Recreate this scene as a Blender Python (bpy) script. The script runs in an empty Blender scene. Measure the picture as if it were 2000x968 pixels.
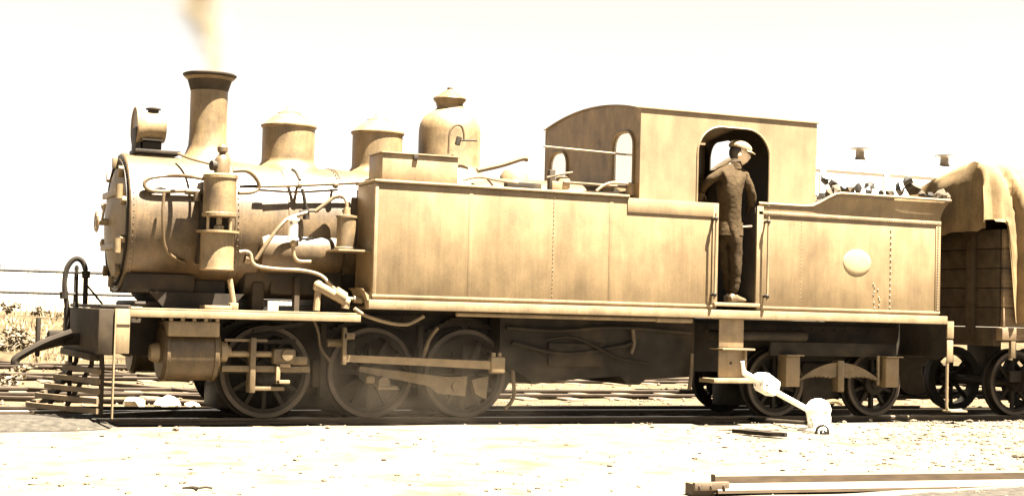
import bpy, bmesh, math, random
from mathutils import Vector, Matrix, noise
R = math.radians
PI = math.pi
random.seed(11)
scene = bpy.context.scene
COL = scene.collection

# ------------------------------------------------------------------ camera
# survey of the place: X runs along the track (towards the bunker), Y away from the
# photographer, Z up from the rail tops; lens position and direction were solved from the engine.
CAM = Vector((-4.888, -15.576, 1.085)); YAW, PIT, ROL = .41721, .04334, .02583
F = 3002.4                                           # focal length in pixels of a 2000 wide print
fw = Vector((math.sin(YAW)*math.cos(PIT), math.cos(YAW)*math.cos(PIT), math.sin(PIT)))
r0 = Vector((math.cos(YAW), -math.sin(YAW), 0)); u0 = r0.cross(fw)
rt = r0*math.cos(ROL)+u0*math.sin(ROL); up = -r0*math.sin(ROL)+u0*math.cos(ROL)
cd = bpy.data.cameras.new("camera"); cam = bpy.data.objects.new("camera", cd); COL.objects.link(cam)
cd.sensor_width = 36; cd.lens = F/2000*36; cd.clip_start = .1; cd.clip_end = 3000
m3 = Matrix((rt, up, -fw)).transposed()
cam.matrix_world = Matrix.Translation(CAM) @ m3.to_4x4()
scene.camera = cam

def at(px, py, Y):
    """surveyed point: where the sight line through a mark on the print meets the plane Y"""
    d = fw+rt*((px-1000)/F)+up*((484-py)/F)
    return CAM+d*((Y-CAM.y)/d.y)
def atz(px, py, z):
    d = fw+rt*((px-1000)/F)+up*((484-py)/F)
    return CAM+d*((z-CAM.z)/d.z)

# ------------------------------------------------------------------ world, sun, exposure
SUN = Vector((.21, -.28, 1.0))
w = bpy.data.worlds.new("World"); scene.world = w; w.use_nodes = True
nt = w.node_tree; bg = nt.nodes["Background"]
sky = nt.nodes.new("ShaderNodeTexSky"); sky.sky_type = 'NISHITA'; sky.sun_disc = False
sky.sun_elevation = math.asin(SUN.z/SUN.length); sky.sun_rotation = math.atan2(SUN.x, SUN.y)
sky.air_density = 1.0; sky.dust_density = 1.0
bw = nt.nodes.new("ShaderNodeRGBToBW"); mx = nt.nodes.new("ShaderNodeMixRGB"); mx.blend_type = 'MULTIPLY'
mx.inputs[0].default_value = 1; mx.inputs[2].default_value = (.375, .362, .335, 1)      # the plate is toned: a sepia sky
nt.links.new(sky.outputs[0], bw.inputs[0]); nt.links.new(bw.outputs[0], mx.inputs[1]); nt.links.new(mx.outputs[0], bg.inputs[0])
bg.inputs[1].default_value = .05
sl = bpy.data.lights.new("sun", 'SUN'); sl.energy = 5; sl.angle = R(.5); sl.color = (1, .92, .79)
so = bpy.data.objects.new("sun", sl); COL.objects.link(so); so.rotation_euler = SUN.to_track_quat('Z', 'Y').to_euler()
so.location = (0, 0, 30)
scene.view_settings.view_transform = 'Standard'; scene.view_settings.look = 'None'
scene.view_settings.exposure = 4.0; scene.view_settings.gamma = 1
scene.cycles.volume_step_rate = 1; scene.cycles.volume_max_steps = 128

# ------------------------------------------------------------------ materials
def mat(name, col, rough=.6, metal=0, var=.25, scale=6, stretch=(1, 1, 1), bump=.0, bscale=40, spec=.4, col2=None, c2lo=.5, c2hi=.7, c2scale=3, c2stretch=(1, 1, 1), grime=0):
    K = .6 if .05 <= max(col) < .5 else 1          # overall tone of the painted and weathered surfaces
    col = tuple(c*K*t for c, t in zip(col, (1.02, .975, .895) if K < 1 else (1, 1, 1))); col2 = tuple(c*K for c in col2) if col2 else None
    m = bpy.data.materials.new(name); m.use_nodes = True; t = m.node_tree; N = t.nodes; L = t.links
    b = N["Principled BSDF"]; b.inputs["Roughness"].default_value = rough; b.inputs["Metallic"].default_value = metal
    b.inputs["Specular IOR Level"].default_value = spec
    g = N.new("ShaderNodeNewGeometry")
    mp = N.new("ShaderNodeMapping"); mp.inputs["Scale"].default_value = stretch; L.new(g.outputs["Position"], mp.inputs[0])
    n = N.new("ShaderNodeTexNoise"); n.inputs["Scale"].default_value = scale; n.inputs["Detail"].default_value = 6; L.new(mp.outputs[0], n.inputs[0])
    r = N.new("ShaderNodeMapRange"); r.inputs[1].default_value = .3; r.inputs[2].default_value = .7
    r.inputs[3].default_value = 1-var; r.inputs[4].default_value = 1+var; L.new(n.outputs[0], r.inputs[0])
    x = N.new("ShaderNodeMixRGB"); x.blend_type = 'MULTIPLY'; x.inputs[0].default_value = 1
    x.inputs[1].default_value = (*col, 1); L.new(r.outputs[0], x.inputs[2]); out = x.outputs[0]
    if col2:
        mp2 = N.new("ShaderNodeMapping"); mp2.inputs["Scale"].default_value = c2stretch; L.new(g.outputs["Position"], mp2.inputs[0])
        n2 = N.new("ShaderNodeTexNoise"); n2.inputs["Scale"].default_value = c2scale; n2.inputs["Detail"].default_value = 5; L.new(mp2.outputs[0], n2.inputs[0])
        r2 = N.new("ShaderNodeMapRange"); r2.inputs[1].default_value = c2lo; r2.inputs[2].default_value = c2hi; L.new(n2.outputs[0], r2.inputs[0])
        y = N.new("ShaderNodeMixRGB"); y.inputs[2].default_value = (*col2, 1); L.new(r2.outputs[0], y.inputs[0]); L.new(out, y.inputs[1]); out = y.outputs[0]
    if grime:
        def layer(out, scale, st, lo, hi, a, c, detail=8):
            q = N.new("ShaderNodeMapping"); q.inputs["Scale"].default_value = st; q.inputs["Location"].default_value = (scale*1.7, scale*.3, 2.1); L.new(g.outputs["Position"], q.inputs[0])
            k = N.new("ShaderNodeTexNoise"); k.inputs["Scale"].default_value = scale; k.inputs["Detail"].default_value = detail; k.inputs["Roughness"].default_value = .65; L.new(q.outputs[0], k.inputs[0])
            e = N.new("ShaderNodeMapRange"); e.inputs[1].default_value = lo; e.inputs[2].default_value = hi; e.inputs[3].default_value = a; e.inputs[4].default_value = c; L.new(k.outputs[0], e.inputs[0])
            z = N.new("ShaderNodeMixRGB"); z.blend_type = 'MULTIPLY'; z.inputs[0].default_value = grime; z.inputs[1].default_value = (1, 1, 1, 1); L.new(out, z.inputs[1]); L.new(e.outputs[0], z.inputs[2]); return z.outputs[0]
        out = layer(out, 13, (2.6, 2.6, .13), .36, .66, .86, 1.10)      # rain streaks
        out = layer(out, 70, (1, 1, .7), .3, .7, .78, 1.22, 3)          # fine mottle of dust and soot
        out = layer(out, 3.1, (1, 1, .8), .33, .60, .52, 1.08)          # broad soot patches
        out = layer(out, 24, (1, 1, 1), .28, .34, .35, 1.0, 5)          # spots and chips
    L.new(out, b.inputs["Base Color"])
    if bump:
        nb = N.new("ShaderNodeTexNoise"); nb.inputs["Scale"].default_value = bscale; nb.inputs["Detail"].default_value = 4; L.new(mp.outputs[0], nb.inputs[0])
        bp = N.new("ShaderNodeBump"); bp.inputs["Strength"].default_value = bump; bp.inputs["Distance"].default_value = .02
        L.new(nb.outputs[0], bp.inputs["Height"]); L.new(bp.outputs[0], b.inputs["Normal"])
    return m
M = {}
M['paint'] = mat('engine_paint', (.268, .194, .108), .42, grime=0.55, var=.12, scale=5, stretch=(2.2, 2.2, .35), col2=(.155, .102, .05), c2lo=.48, c2hi=.8, c2scale=1.1, c2stretch=(1.2, 1.2, .6), bump=.05, bscale=30)
M['cab'] = mat('cab_paint', (.29, .212, .122), .5, grime=0.45, var=.08, scale=3, stretch=(2, 2, .5), col2=(.21, .148, .08), c2lo=.5, c2hi=.75, c2scale=2.2, c2stretch=(2, 2, .5))
M['boiler'] = mat('boiler_paint', (.25, .178, .094), .5, grime=0.8, var=.18, scale=5, stretch=(2, 2, 1), col2=(.10, .064, .032), c2lo=.53, c2hi=.72, c2scale=2.4, bump=.06)
M['sooty'] = mat('smokebox_paint', (.125, .085, .044), .45, grime=1, var=.2, scale=5, stretch=(2, 2, 1), col2=(.085, .055, .028), c2lo=.53, c2hi=.72, c2scale=2.4, bump=.06)
M['black'] = mat('underframe_black', (.020, .016, .0115), .6, var=.35, scale=5, spec=.14, col2=(.042, .031, .02), c2lo=.5, c2hi=.7, c2scale=3)
M['pilot'] = mat('pilot_timber', (.16, .115, .065), .75, var=.3, scale=6, grime=.6)
M['tyre'] = mat('tyre_iron', (.075, .053, .034), .5, var=.35, scale=7, spec=.35)
M['beam'] = mat('sooty_beam', (.024, .017, .010), .75, var=.4, scale=6, spec=.12)
M['darkrail'] = mat('dull_rail', (.035, .025, .016), .7, var=.3, scale=5, spec=.15)
M['wheelpaint'] = mat('wheel_black', (.016, .0125, .0085), .6, var=.3, scale=9, spec=.15)
M['steel'] = mat('bright_steel', (.33, .25, .155), .35, metal=.25, var=.15, scale=9)
M['rod'] = mat('rod_steel', (.21, .155, .09), .4, grime=0.7, metal=.2, var=.15, scale=8)
M['pipe'] = mat('pipe_metal', (.17, .123, .072), .4, grime=0.7, metal=.2, var=.15, scale=8)
M['rim'] = mat('rim_metal', (.30, .225, .135), .45, grime=0.6, var=.15, scale=7)
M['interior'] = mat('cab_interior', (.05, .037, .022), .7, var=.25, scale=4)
M['soot'] = mat('soot', (.03, .023, .016), .8, var=.2)
M['white'] = mat('white_paint', (.80, .76, .66), .5, var=.05, scale=14, col2=(.22, .16, .10), c2lo=.62, c2hi=.68, c2scale=11)
M['cream'] = mat('carriage_cream', (.80, .75, .64), .55, var=.06, scale=4)
M['vent'] = mat('ventilator_iron', (.055, .04, .024), .6, var=.2)
M['plate'] = mat('cast_plate', (.42, .335, .205), .4, grime=0.3, var=.06, scale=20)
M['coal'] = mat('coal', (.03, .026, .02), .32, var=.4, scale=14, spec=.6)
M['rail'] = mat('rail_rust', (.10, .070, .042), .65, var=.3, scale=9, stretch=(.6, 3, 3))
M['railtop'] = mat('rail_polish', (.45, .38, .28), .3, metal=.5, var=.12, scale=5, stretch=(.3, 4, 4))
M['sleeper'] = mat('sleeper_wood', (.13, .095, .06), .85, var=.35, scale=12, stretch=(8, 1, 8), bump=.3)
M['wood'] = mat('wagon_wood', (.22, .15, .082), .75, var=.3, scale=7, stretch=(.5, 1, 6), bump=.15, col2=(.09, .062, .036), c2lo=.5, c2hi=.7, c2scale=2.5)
M['shade_wood'] = mat('wagon_wood_shaded', (.045, .032, .019), .8, spec=.1, var=.3, scale=7, bump=.15)  # darker copy of the wagon wood, the end's shade put into its colour
M['tarp'] = mat('tarpaulin_canvas', (.27, .190, .10), .85, spec=.1, var=.18, scale=3.2, bump=.18, bscale=9, grime=.6, col2=(.20, .138, .07), c2lo=.48, c2hi=.66, c2scale=2.2, c2stretch=(1.4, 1.4, .8))
M['fence'] = mat('paling_grey', (.62, .55, .42), .85, var=.2, scale=6, stretch=(5, 5, .5))
M['post'] = mat('fence_timber', (.012, .009, .006), .8, var=.3)
M['bush'] = mat('bush_leaf', (.15, .115, .068), .7, var=.4, scale=9)
M['drygrass'] = mat('dry_grass', (.30, .235, .13), .8, var=.35, scale=9)
M['stone'] = mat('ballast_stone', (.105, .080, .050), .85, var=.4, scale=9, bump=.3)
M['paleRock'] = mat('pale_stone', (.5, .43, .31), .85, var=.25, scale=9, bump=.3)
M['skin'] = mat('skin', (.62, .48, .33), .55, var=.06)
M['hair'] = mat('hair', (.05, .037, .024), .6)
M['jacket'] = mat('work_jacket', (.036, .024, .012), .85, spec=.06, var=.25, scale=14, bump=.5, bscale=22, col2=(.048, .032, .017), c2lo=.5, c2hi=.75, c2scale=9)
M['trousers'] = mat('work_trousers', (.028, .0185, .0095), .85, spec=.06, var=.25, scale=14, bump=.4, bscale=20)
M['boot'] = mat('boot_leather', (.13, .095, .058), .35, var=.2)
M['cap'] = mat('cap_cloth', (.30, .22, .13), .8, var=.2, scale=20, bump=.3)
M['hose'] = mat('rubber_hose', (.018, .014, .010), .75, spec=.08)
gm = bpy.data.materials.new('window_glass'); gm.use_nodes = True
gb = gm.node_tree.nodes["Principled BSDF"]; gb.inputs["Base Color"].default_value = (.9, .86, .76, 1); gb.inputs["Metallic"].default_value = .75; gb.inputs["Roughness"].default_value = .12
M['glass'] = gm

# ------------------------------------------------------------------ helpers
def nb():
    return bmesh.new()
def box(bm, x0, x1, y0, y1, z0, z1, bev=0):
    r = bmesh.ops.create_cube(bm, size=1); vs = r['verts']
    for v in vs:
        v.co = Vector((x0+(v.co.x+.5)*(x1-x0), y0+(v.co.y+.5)*(y1-y0), z0+(v.co.z+.5)*(z1-z0)))
    if bev:
        es = list({e for v in vs for e in v.link_edges})
        bmesh.ops.bevel(bm, geom=es, offset=bev, segments=2, affect='EDGES', profile=.5)
    return bm
def frame_of(d):
    d = d.normalized(); a = Vector((0, 0, 1)) if abs(d.z) < .9 else Vector((1, 0, 0))
    s = d.cross(a).normalized(); return s, s.cross(d).normalized()
def rings(bm, rs, closed_ends=True, loop=False):
    rows = [[bm.verts.new(p) for p in ring] for ring in rs]; n = len(rows[0])
    pairs = list(zip(rows, rows[1:]))+([(rows[-1], rows[0])] if loop else [])
    for a, b in pairs:
        for i in range(n):
            j = (i+1) % n; bm.faces.new((a[i], a[j], b[j], b[i]))
    if closed_ends and not loop:
        bm.faces.new(rows[0][::-1]); bm.faces.new(rows[-1])
def cyl(bm, p0, p1, r0, r1=None, seg=20):
    r1 = r0 if r1 is None else r1; p0 = Vector(p0); p1 = Vector(p1); s, t = frame_of(p1-p0)
    rings(bm, [[p+(s*math.cos(2*PI*i/seg)+t*math.sin(2*PI*i/seg))*r for i in range(seg)] for p, r in ((p0, r0), (p1, r1))])
    return bm
def lathe(bm, prof, o, axis=(0, 0, 1), seg=36, loop=False):
    o = Vector(o); ax = Vector(axis).normalized(); s, t = frame_of(ax)
    rings(bm, [[o+ax*h+(s*math.cos(2*PI*i/seg)+t*math.sin(2*PI*i/seg))*max(r, .001) for i in range(seg)] for r, h in prof], True, loop)
    return bm
def smooth_path(pts, k=6):
    pts = [Vector(p) for p in pts]
    if len(pts) < 3: return pts
    out = []
    P = [pts[0]*2-pts[1]]+pts+[pts[-1]*2-pts[-2]]
    for i in range(1, len(P)-2):
        a, b, c, d = P[i-1:i+3]
        for j in range(k):
            t = j/k
            out.append(.5*((2*b)+(-a+c)*t+(2*a-5*b+4*c-d)*t*t+(-a+3*b-3*c+d)*t*t*t))
    out.append(pts[-1]); return out
def tube(bm, pts, r, seg=10, smooth=True, radii=None):
    P = smooth_path(pts) if smooth else [Vector(p) for p in pts]
    n = len(P); rs = []
    for i, p in enumerate(P):
        d = P[min(i+1, n-1)]-P[max(i-1, 0)]
        s, t = frame_of(d) if i == 0 else (None, None)
        if i == 0: ps = s
        else:
            d.normalize(); s = (ps-d*ps.dot(d)).normalized(); t = s.cross(d).normalized(); ps = s
        rr = r if radii is None else radii[0]+(radii[1]-radii[0])*i/(n-1)
        rs.append([p+(s*math.cos(2*PI*k/seg)+t*math.sin(2*PI*k/seg))*rr for k in range(seg)])
    rings(bm, rs); return bm
def plate(bm, outer, holes, mapf, thick):
    """sheet with holes: 2-D loops, mapf(u, v, depth) -> point"""
    es = []
    for lp in [outer]+holes:
        vs = [bm.verts.new(mapf(u, v, 0)) for u, v in lp]
        es += [bm.edges.new((vs[i], vs[(i+1) % len(vs)])) for i in range(len(vs))]
    r = bmesh.ops.triangle_fill(bm, use_beauty=True, use_dissolve=False, edges=es)
    fs = [g for g in r['geom'] if isinstance(g, bmesh.types.BMFace)]
    e = bmesh.ops.extrude_face_region(bm, geom=fs)
    d = mapf(0, 0, thick)-mapf(0, 0, 0)
    bmesh.ops.translate(bm, verts=[g for g in e['geom'] if isinstance(g, bmesh.types.BMVert)], vec=d)
    return bm
def prism(bm, pts, y0, y1):
    rings(bm, [[Vector((x, y, z)) for x, z in pts] for y in (y0, y1)]); return bm
def mesh_of(name, bm, m, angle=35):
    bmesh.ops.remove_doubles(bm, verts=bm.verts, dist=1e-5)
    bmesh.ops.recalc_face_normals(bm, faces=bm.faces)
    for f in bm.faces: f.smooth = True
    lim = R(angle)
    for e in bm.edges:
        e.smooth = not (len(e.link_faces) == 2 and e.calc_face_angle(0) > lim)
    me = bpy.data.meshes.new(name); bm.to_mesh(me); bm.free()
    me.materials.append(m); return me
def obj(name, bm, m, parent=None, angle=35, **tags):
    if isinstance(m, str): m = M[m]
    if parent is not None:
        o = Vector((0, 0, 0)); q = parent
        while q is not None: o += q.location; q = q.parent
        bmesh.ops.translate(bm, verts=bm.verts, vec=-o)
    ob = bpy.data.objects.new(name, mesh_of(name, bm, m, angle)); COL.objects.link(ob)
    if parent is not None: ob.parent = parent
    for k, v in tags.items(): ob[k] = v
    return ob
def rebase(ob, loc):
    """move a top-level mesh's origin to its base"""
    loc = Vector(loc); ob.data.transform(Matrix.Translation(-loc)); ob.location = loc
def thing(name, label, cat, loc, group=None):
    o = bpy.data.objects.new(name, None); COL.objects.link(o); o.location = loc; o['label'] = label; o['category'] = cat
    o.empty_display_size = .3
    if group: o['group'] = group
    return o
def inst(src, parent=None, loc=None, rot=None, scale=None):
    c = src.copy(); COL.objects.link(c)
    if parent is not None: c.parent = parent
    if loc is not None: c.location = loc
    if rot is not None: c.rotation_euler = rot
    if scale is not None: c.scale = scale
    return c
def rock_mesh(name, m, seed, sub=1, squash=.7):
    rnd = random.Random(seed); bm = nb(); bmesh.ops.create_icosphere(bm, subdivisions=sub, radius=1)
    for v in bm.verts:
        v.co *= 1+.45*noise.noise(v.co*1.3+Vector((seed*3.1, seed, 0)))+rnd.uniform(-.1, .1); v.co.z *= squash
    return mesh_of(name, bm, M[m], 20)

# ------------------------------------------------------------------ ground
def gz(x, y):
    """height of the yard: flush with the rails near the engine, falling slightly to the camera, a bank behind"""
    n = noise.noise(Vector((x*.35, y*.35, 0)))*.035+noise.noise(Vector((x*1.3, y*1.3, 4)))*.018
    if y < -.9:
        base = -.045-.03*(-.9-y)-.006*max(0, -4-y)**1.0
    elif y < 14: base = -.062
    else:
        t = min(1, (y-14)/11); base = -.062+.85*t*t*(3-2*t)
    if -1 < y < 3: n *= .25
    elif -2 < y <= -1: n *= .25+.75*(-1-y)
    return base+n
def axis(a, b, lo, hi, fine, coarse):
    out = []; v = a
    while v < b:
        out.append(v)
        if lo <= v < hi: v += fine
        else: v += max(fine, coarse*min(abs(v-lo), abs(v-hi))*.25+fine)
    return out+[b]
bm = nb()
xs = axis(-300, 500, -6, 14, .16, 1); ys = axis(-18, 900, -7.5, 3, .12, 1)
g = [[bm.verts.new((x, y, gz(x, y))) for y in ys] for x in xs]
for i in range(len(xs)-1):
    for j in range(len(ys)-1):
        bm.faces.new((g[i][j], g[i+1][j], g[i+1][j+1], g[i][j+1]))
gmat = mat('yard_ground', (.138, .122, .096), .95, var=.22, scale=2.2, spec=.1, bump=.6, bscale=26, col2=(.082, .064, .040), c2lo=.52, c2hi=.72, c2scale=3)
go = obj('ground', bm, gmat, kind='structure')
go.data.materials.append(mat('track_ballast', (.110, .084, .050), .95, var=.5, scale=5, spec=.1, bump=.6, bscale=30, col2=(.05, .036, .02), c2lo=.5, c2hi=.7, c2scale=1.2))
go.data.materials.append(mat('grass_bank', (.080, .062, .037), .95, var=.5, scale=2.2, spec=.05, bump=.6, bscale=12, col2=(.045, .032, .018), c2lo=.52, c2hi=.66, c2scale=1.0))
for f in go.data.polygons:
    if f.center.y > 13.5: f.material_index = 2
    elif f.center.y > 1.4: f.material_index = 1

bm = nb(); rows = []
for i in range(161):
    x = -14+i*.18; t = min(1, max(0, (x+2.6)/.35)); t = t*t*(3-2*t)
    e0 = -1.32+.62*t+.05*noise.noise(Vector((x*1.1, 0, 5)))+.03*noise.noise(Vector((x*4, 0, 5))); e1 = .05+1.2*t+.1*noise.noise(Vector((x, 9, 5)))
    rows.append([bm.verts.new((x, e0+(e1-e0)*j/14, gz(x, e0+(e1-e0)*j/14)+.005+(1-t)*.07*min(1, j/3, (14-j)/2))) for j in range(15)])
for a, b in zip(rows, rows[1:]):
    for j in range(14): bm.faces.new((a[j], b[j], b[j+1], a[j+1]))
obj('dark_bed', bm, mat('dark_ground', (.030, .026, .020), .95, var=.4, scale=14, spec=.1, bump=.6, bscale=50), kind='structure')  # dark ground sheet along the engine track, reaching nearer ahead of the engine

# ------------------------------------------------------------------ tracks
PROF = [(-.055, -.115), (.055, -.115), (.055, -.10), (.010, -.082), (.010, -.036), (.031, -.03), (.033, -.006), (.026, 0), (-.026, 0), (-.033, -.006), (-.031, -.03), (-.010, -.036), (-.010, -.082), (-.055, -.10)]
def rail_bm(path):
    P = [Vector(p) for p in path]; rs = []
    for i, p in enumerate(P):
        d = (P[min(i+1, len(P)-1)]-P[max(i-1, 0)]); d.z = 0; d.normalize(); s = Vector((-d.y, d.x, 0))
        rs.append([p+s*a+Vector((0, 0, z)) for a, z in PROF])
    bm = nb(); rings(bm, rs); return bm
def rail(path, parent, dull=False):
    o = obj('rail', rail_bm(path), 'darkrail' if dull else 'rail', parent, 25)
    if dull: return o
    o.data.materials.append(M['railtop'])
    for f in o.data.polygons:
        if f.normal.z > .6 and max(o.data.vertices[v].co.z for v in f.vertices) > -.004+path[0][2]: f.material_index = 1
    return o
sb_ = nb(); box(sb_, -.11, .11, -1.05, 1.05, -.12, 0, .012)
SLEEP = mesh_of('sleeper', sb_, M['sleeper'])
def track(name, yc, x0, x1, sl0=None, sl1=None, zs=-.035):
    root = bpy.data.objects.new(name, None); COL.objects.link(root); root['kind'] = 'structure'
    for s in (-1, 1): rail([(x0, yc+s*.565, 0), (x1, yc+s*.565, 0)], root, yc > 1)
    if sl0 is not None:
        x = sl0; k = 0
        while x < sl1:
            o = bpy.data.objects.new('sleeper', SLEEP); COL.objects.link(o); o.parent = root
            o.location = (x, yc+random.uniform(-.04, .04), zs-.012*random.random()); o.rotation_euler = (0, 0, random.uniform(-.02, .02)); x += .72
    return root
track('engine_track', 0, -60, 90, -6, 16, -.052)
track('second_track', 4.4, -60, 120, -12, 22)
track('third_track', 8.6, -80, 140, -12, 20)
track('fourth_track', 12.6, -80, 160)
sd = bpy.data.objects.new('turnout_track', None); COL.objects.link(sd); sd['kind'] = 'structure'
rail([tuple(v) for v in smooth_path([(-9, -3.6+.55, 0), (-4.2, -.9, 0), (-2.23, .20, 0), (-.99, .80, 0), (.76, 1.22, 0), (3.3, 1.30, 0), (8.7, 1.32, 0)], 8)][8:], sd)
for (xa, ya), (xb, yb) in (((50, 731), (195, 744)), ((0, 753), (195, 762)), ((0, 772), (195, 777)), ((90, 712), (195, 722)), ((0, 792), (195, 793))):
    A = atz(xa, ya, 0); B = atz(xb, yb, 0); d = B-A
    rail([tuple(A-d*1.2), tuple(A), tuple(B), tuple(B+d*2.2)], sd, True)

# ------------------------------------------------------------------ locomotive
LX = Vector((2.4, 0, 0))
loco = thing('steam_locomotive', 'tan side tank steam locomotive standing on the track with a man in its cab doorway', 'locomotive', LX)
def part(name, bm, m, parent=None, angle=35, **t): return obj(name, bm, m, parent or loco, angle, **t)

# boiler and smokebox
RV = nb(); bmesh.ops.create_icosphere(RV, subdivisions=1, radius=1); RVT = bpy.data.meshes.new('rivet_head'); RV.to_mesh(RVT); RV.free()
def rivets(pts, r, m, parent=None, name='rivets'):
    bm = nb()
    for p in pts:
        n0 = len(bm.verts); bm.from_mesh(RVT); bm.verts.ensure_lookup_table()
        for q in bm.verts[n0:]: q.co = q.co*r+Vector(p)
    part(name, bm, m, parent, kind='stuff')
BZ, SR = 1.90, .68
bm = nb(); lathe(bm, [(SR-.05, 0), (SR, .0), (SR+.012, .012), (SR+.012, .06), (SR, .065), (SR, 1.02), (SR+.008, 1.025), (SR+.008, 1.09), (SR, 1.095), (SR-.01, 1.3)], (-2.29, 0, BZ), (1, 0, 0), 64)
smokebox = part('smokebox', bm, 'sooty')
bm = nb(); lathe(bm, [(.002, -.10), (.14, -.098), (.34, -.075), (.50, -.035), (.565, -.012), (.57, .01)], (-2.29, 0, BZ), (1, 0, 0), 48)
door = part('smokebox_door', bm, 'boiler', smokebox)
bm = nb(); lathe(bm, [(.63, 0), (.63, -.02), (.60, -.022), (.60, .0)], (-2.292, 0, BZ), (1, 0, 0), 48, True); part('door_ring', bm, 'black', smokebox)
bm = nb(); box(bm, .0, .05, -.024, .024, -.055, .055, .008); CL = mesh_of('door_clamp', bm, M['boiler'])
for k in range(10):
    a = 2*PI*k/10+.31; o = bpy.data.objects.new('door_clamp', CL); COL.objects.link(o); o.parent = smokebox
    o.location = Vector((-2.36, .59*math.cos(a), BZ+.59*math.sin(a)))-LX; o.rotation_euler = (a-PI/2, 0, 0)
for z in (.27, -.25):
    bm = nb(); box(bm, -2.40, -2.365, -.60, .3, BZ+z-.03, BZ+z+.03, .008); cyl(bm, (-2.385, -.6, BZ+z-.07), (-2.385, -.6, BZ+z+.07), .035, seg=12); part('hinge_strap', bm, 'boiler', smokebox)
bm = nb(); cyl(bm, (-2.38, 0, BZ), (-2.50, 0, BZ), .035, seg=12)
lathe(bm, [(.095, 0), (.11, .012), (.095, .024), (.08, .012)], (-2.48, 0, BZ), (-1, 0, 0), 24, True)
for k in range(3):
    a = k*2.1+.4; cyl(bm, (-2.492, 0, BZ), (-2.492, .1*math.cos(a), BZ+.1*math.sin(a)), .011, seg=8)
cyl(bm, (-2.44, 0, BZ), (-2.44, -.14, BZ+.18), .012, seg=8)
part('door_handle', bm, 'steel', smokebox)
bm = nb(); lathe(bm, [(.66, 0), (.66, 2.3), (.69, 3.05), (.69, 4.35)], (-1.05, 0, BZ), (1, 0, 0), 56)
boiler = part('boiler', bm, 'sooty')
for x in (-.72, -.12, 1.6):
    bm = nb(); r = .662 if x < 1.3 else .69
    lathe(bm, [(r, 0), (r+.007, .004), (r+.007, .05), (r, .054)], (x, 0, BZ), (1, 0, 0), 56, True); part('boiler_band', bm, 'sooty', boiler)
bm = nb(); prism(bm, [(-2.05, 1.22), (-1.12, 1.22), (-1.28, 1.05), (-1.9, 1.05)], -.55, .55)
box(bm, -1.62, -1.28, -.42, .42, .95, 1.35, .02); part('smokebox_saddle', bm, 'black')
bm = nb(); box(bm, -2.27, -1.6, -.50, .50, 1.205, 1.40, .03); part('ash_chute', bm, 'black', smokebox)
rivets([(x, SR*math.cos(a)*1.015, BZ+SR*math.sin(a)*1.015) for x in (-2.255, -1.235) for a in [PI+.05+2*PI*k/72 for k in range(72)]], .008, 'sooty', smokebox)
rivets([(-2.292, .652*math.cos(a), BZ+.652*math.sin(a)) for a in [2*PI*k/40 for k in range(40)]], .008, 'sooty', smokebox)
rivets([(x, .668*math.cos(a), BZ+.668*math.sin(a)) for x in (-.15, .60) for a in [PI+2*PI*k/60 for k in range(60)]], .009, 'sooty', boiler)
# chimney
bm = nb(); lathe(bm, [(.36, 2.47), (.285, 2.55), (.225, 2.63), (.195, 2.72), (.188, 2.85), (.188, 3.27), (.195, 3.33), (.215, 3.385), (.255, 3.42), (.19, 3.42), (.18, 3.0), (.17, 2.5)], (-1.415, 0, 0), seg=48, loop=True)
chim = part('chimney', bm, 'boiler')
bm = nb(); lathe(bm, [(.225, 3.40), (.258, 3.428), (.272, 3.44), (.272, 3.452), (.255, 3.462), (.19, 3.45), (.17, 3.2), (.165, 3.2)], (-1.415, 0, 0), seg=48, loop=True)
part('chimney_rim', bm, 'black', chim)
bm = nb(); lathe(bm, [(.172, 3.0), (.172, 3.01)], (-1.415, 0, 0), seg=32); part('flue', bm, 'soot', chim)
# headlamp on its bracket
bm = nb(); lathe(bm, [(.19, -.10), (.20, -.115), (.205, -.10), (.165, -.03), (.155, 0), (.155, .15), (.14, .185), (.02, .19)], (-2.045, 0, 2.865), (1, 0, 0), 40)
lamp = part('headlamp', bm, 'boiler')
bm = nb(); lathe(bm, [(.002, 0), (.15, 0), (.15, .01)], (-2.10, 0, 2.865), (1, 0, 0), 32); part('lamp_lens', bm, 'glass', lamp)
bm = nb(); lathe(bm, [(.05, 3.0), (.055, 3.045), (.075, 3.05), (.075, 3.062), (.02, 3.075)], (-1.975, 0, 0), seg=24); part('lamp_cap', bm, 'black', lamp)
bm = nb(); box(bm, -2.09, -1.9, -.11, .11, 2.64, 2.72, .01); part('lamp_base', bm, 'black', lamp)
bm = nb(); box(bm, -2.12, -1.89, -.14, .14, 2.727, 2.742); box(bm, -2.16, -2.11, -.12, .12, 2.62, 2.86, .01); part('lamp_bracket', bm, 'black', lamp)
bm = nb(); box(bm, -2.17, -1.72, -.17, .17, 2.595, 2.635, .008); part('lamp_shelf', bm, 'black', smokebox)
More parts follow.
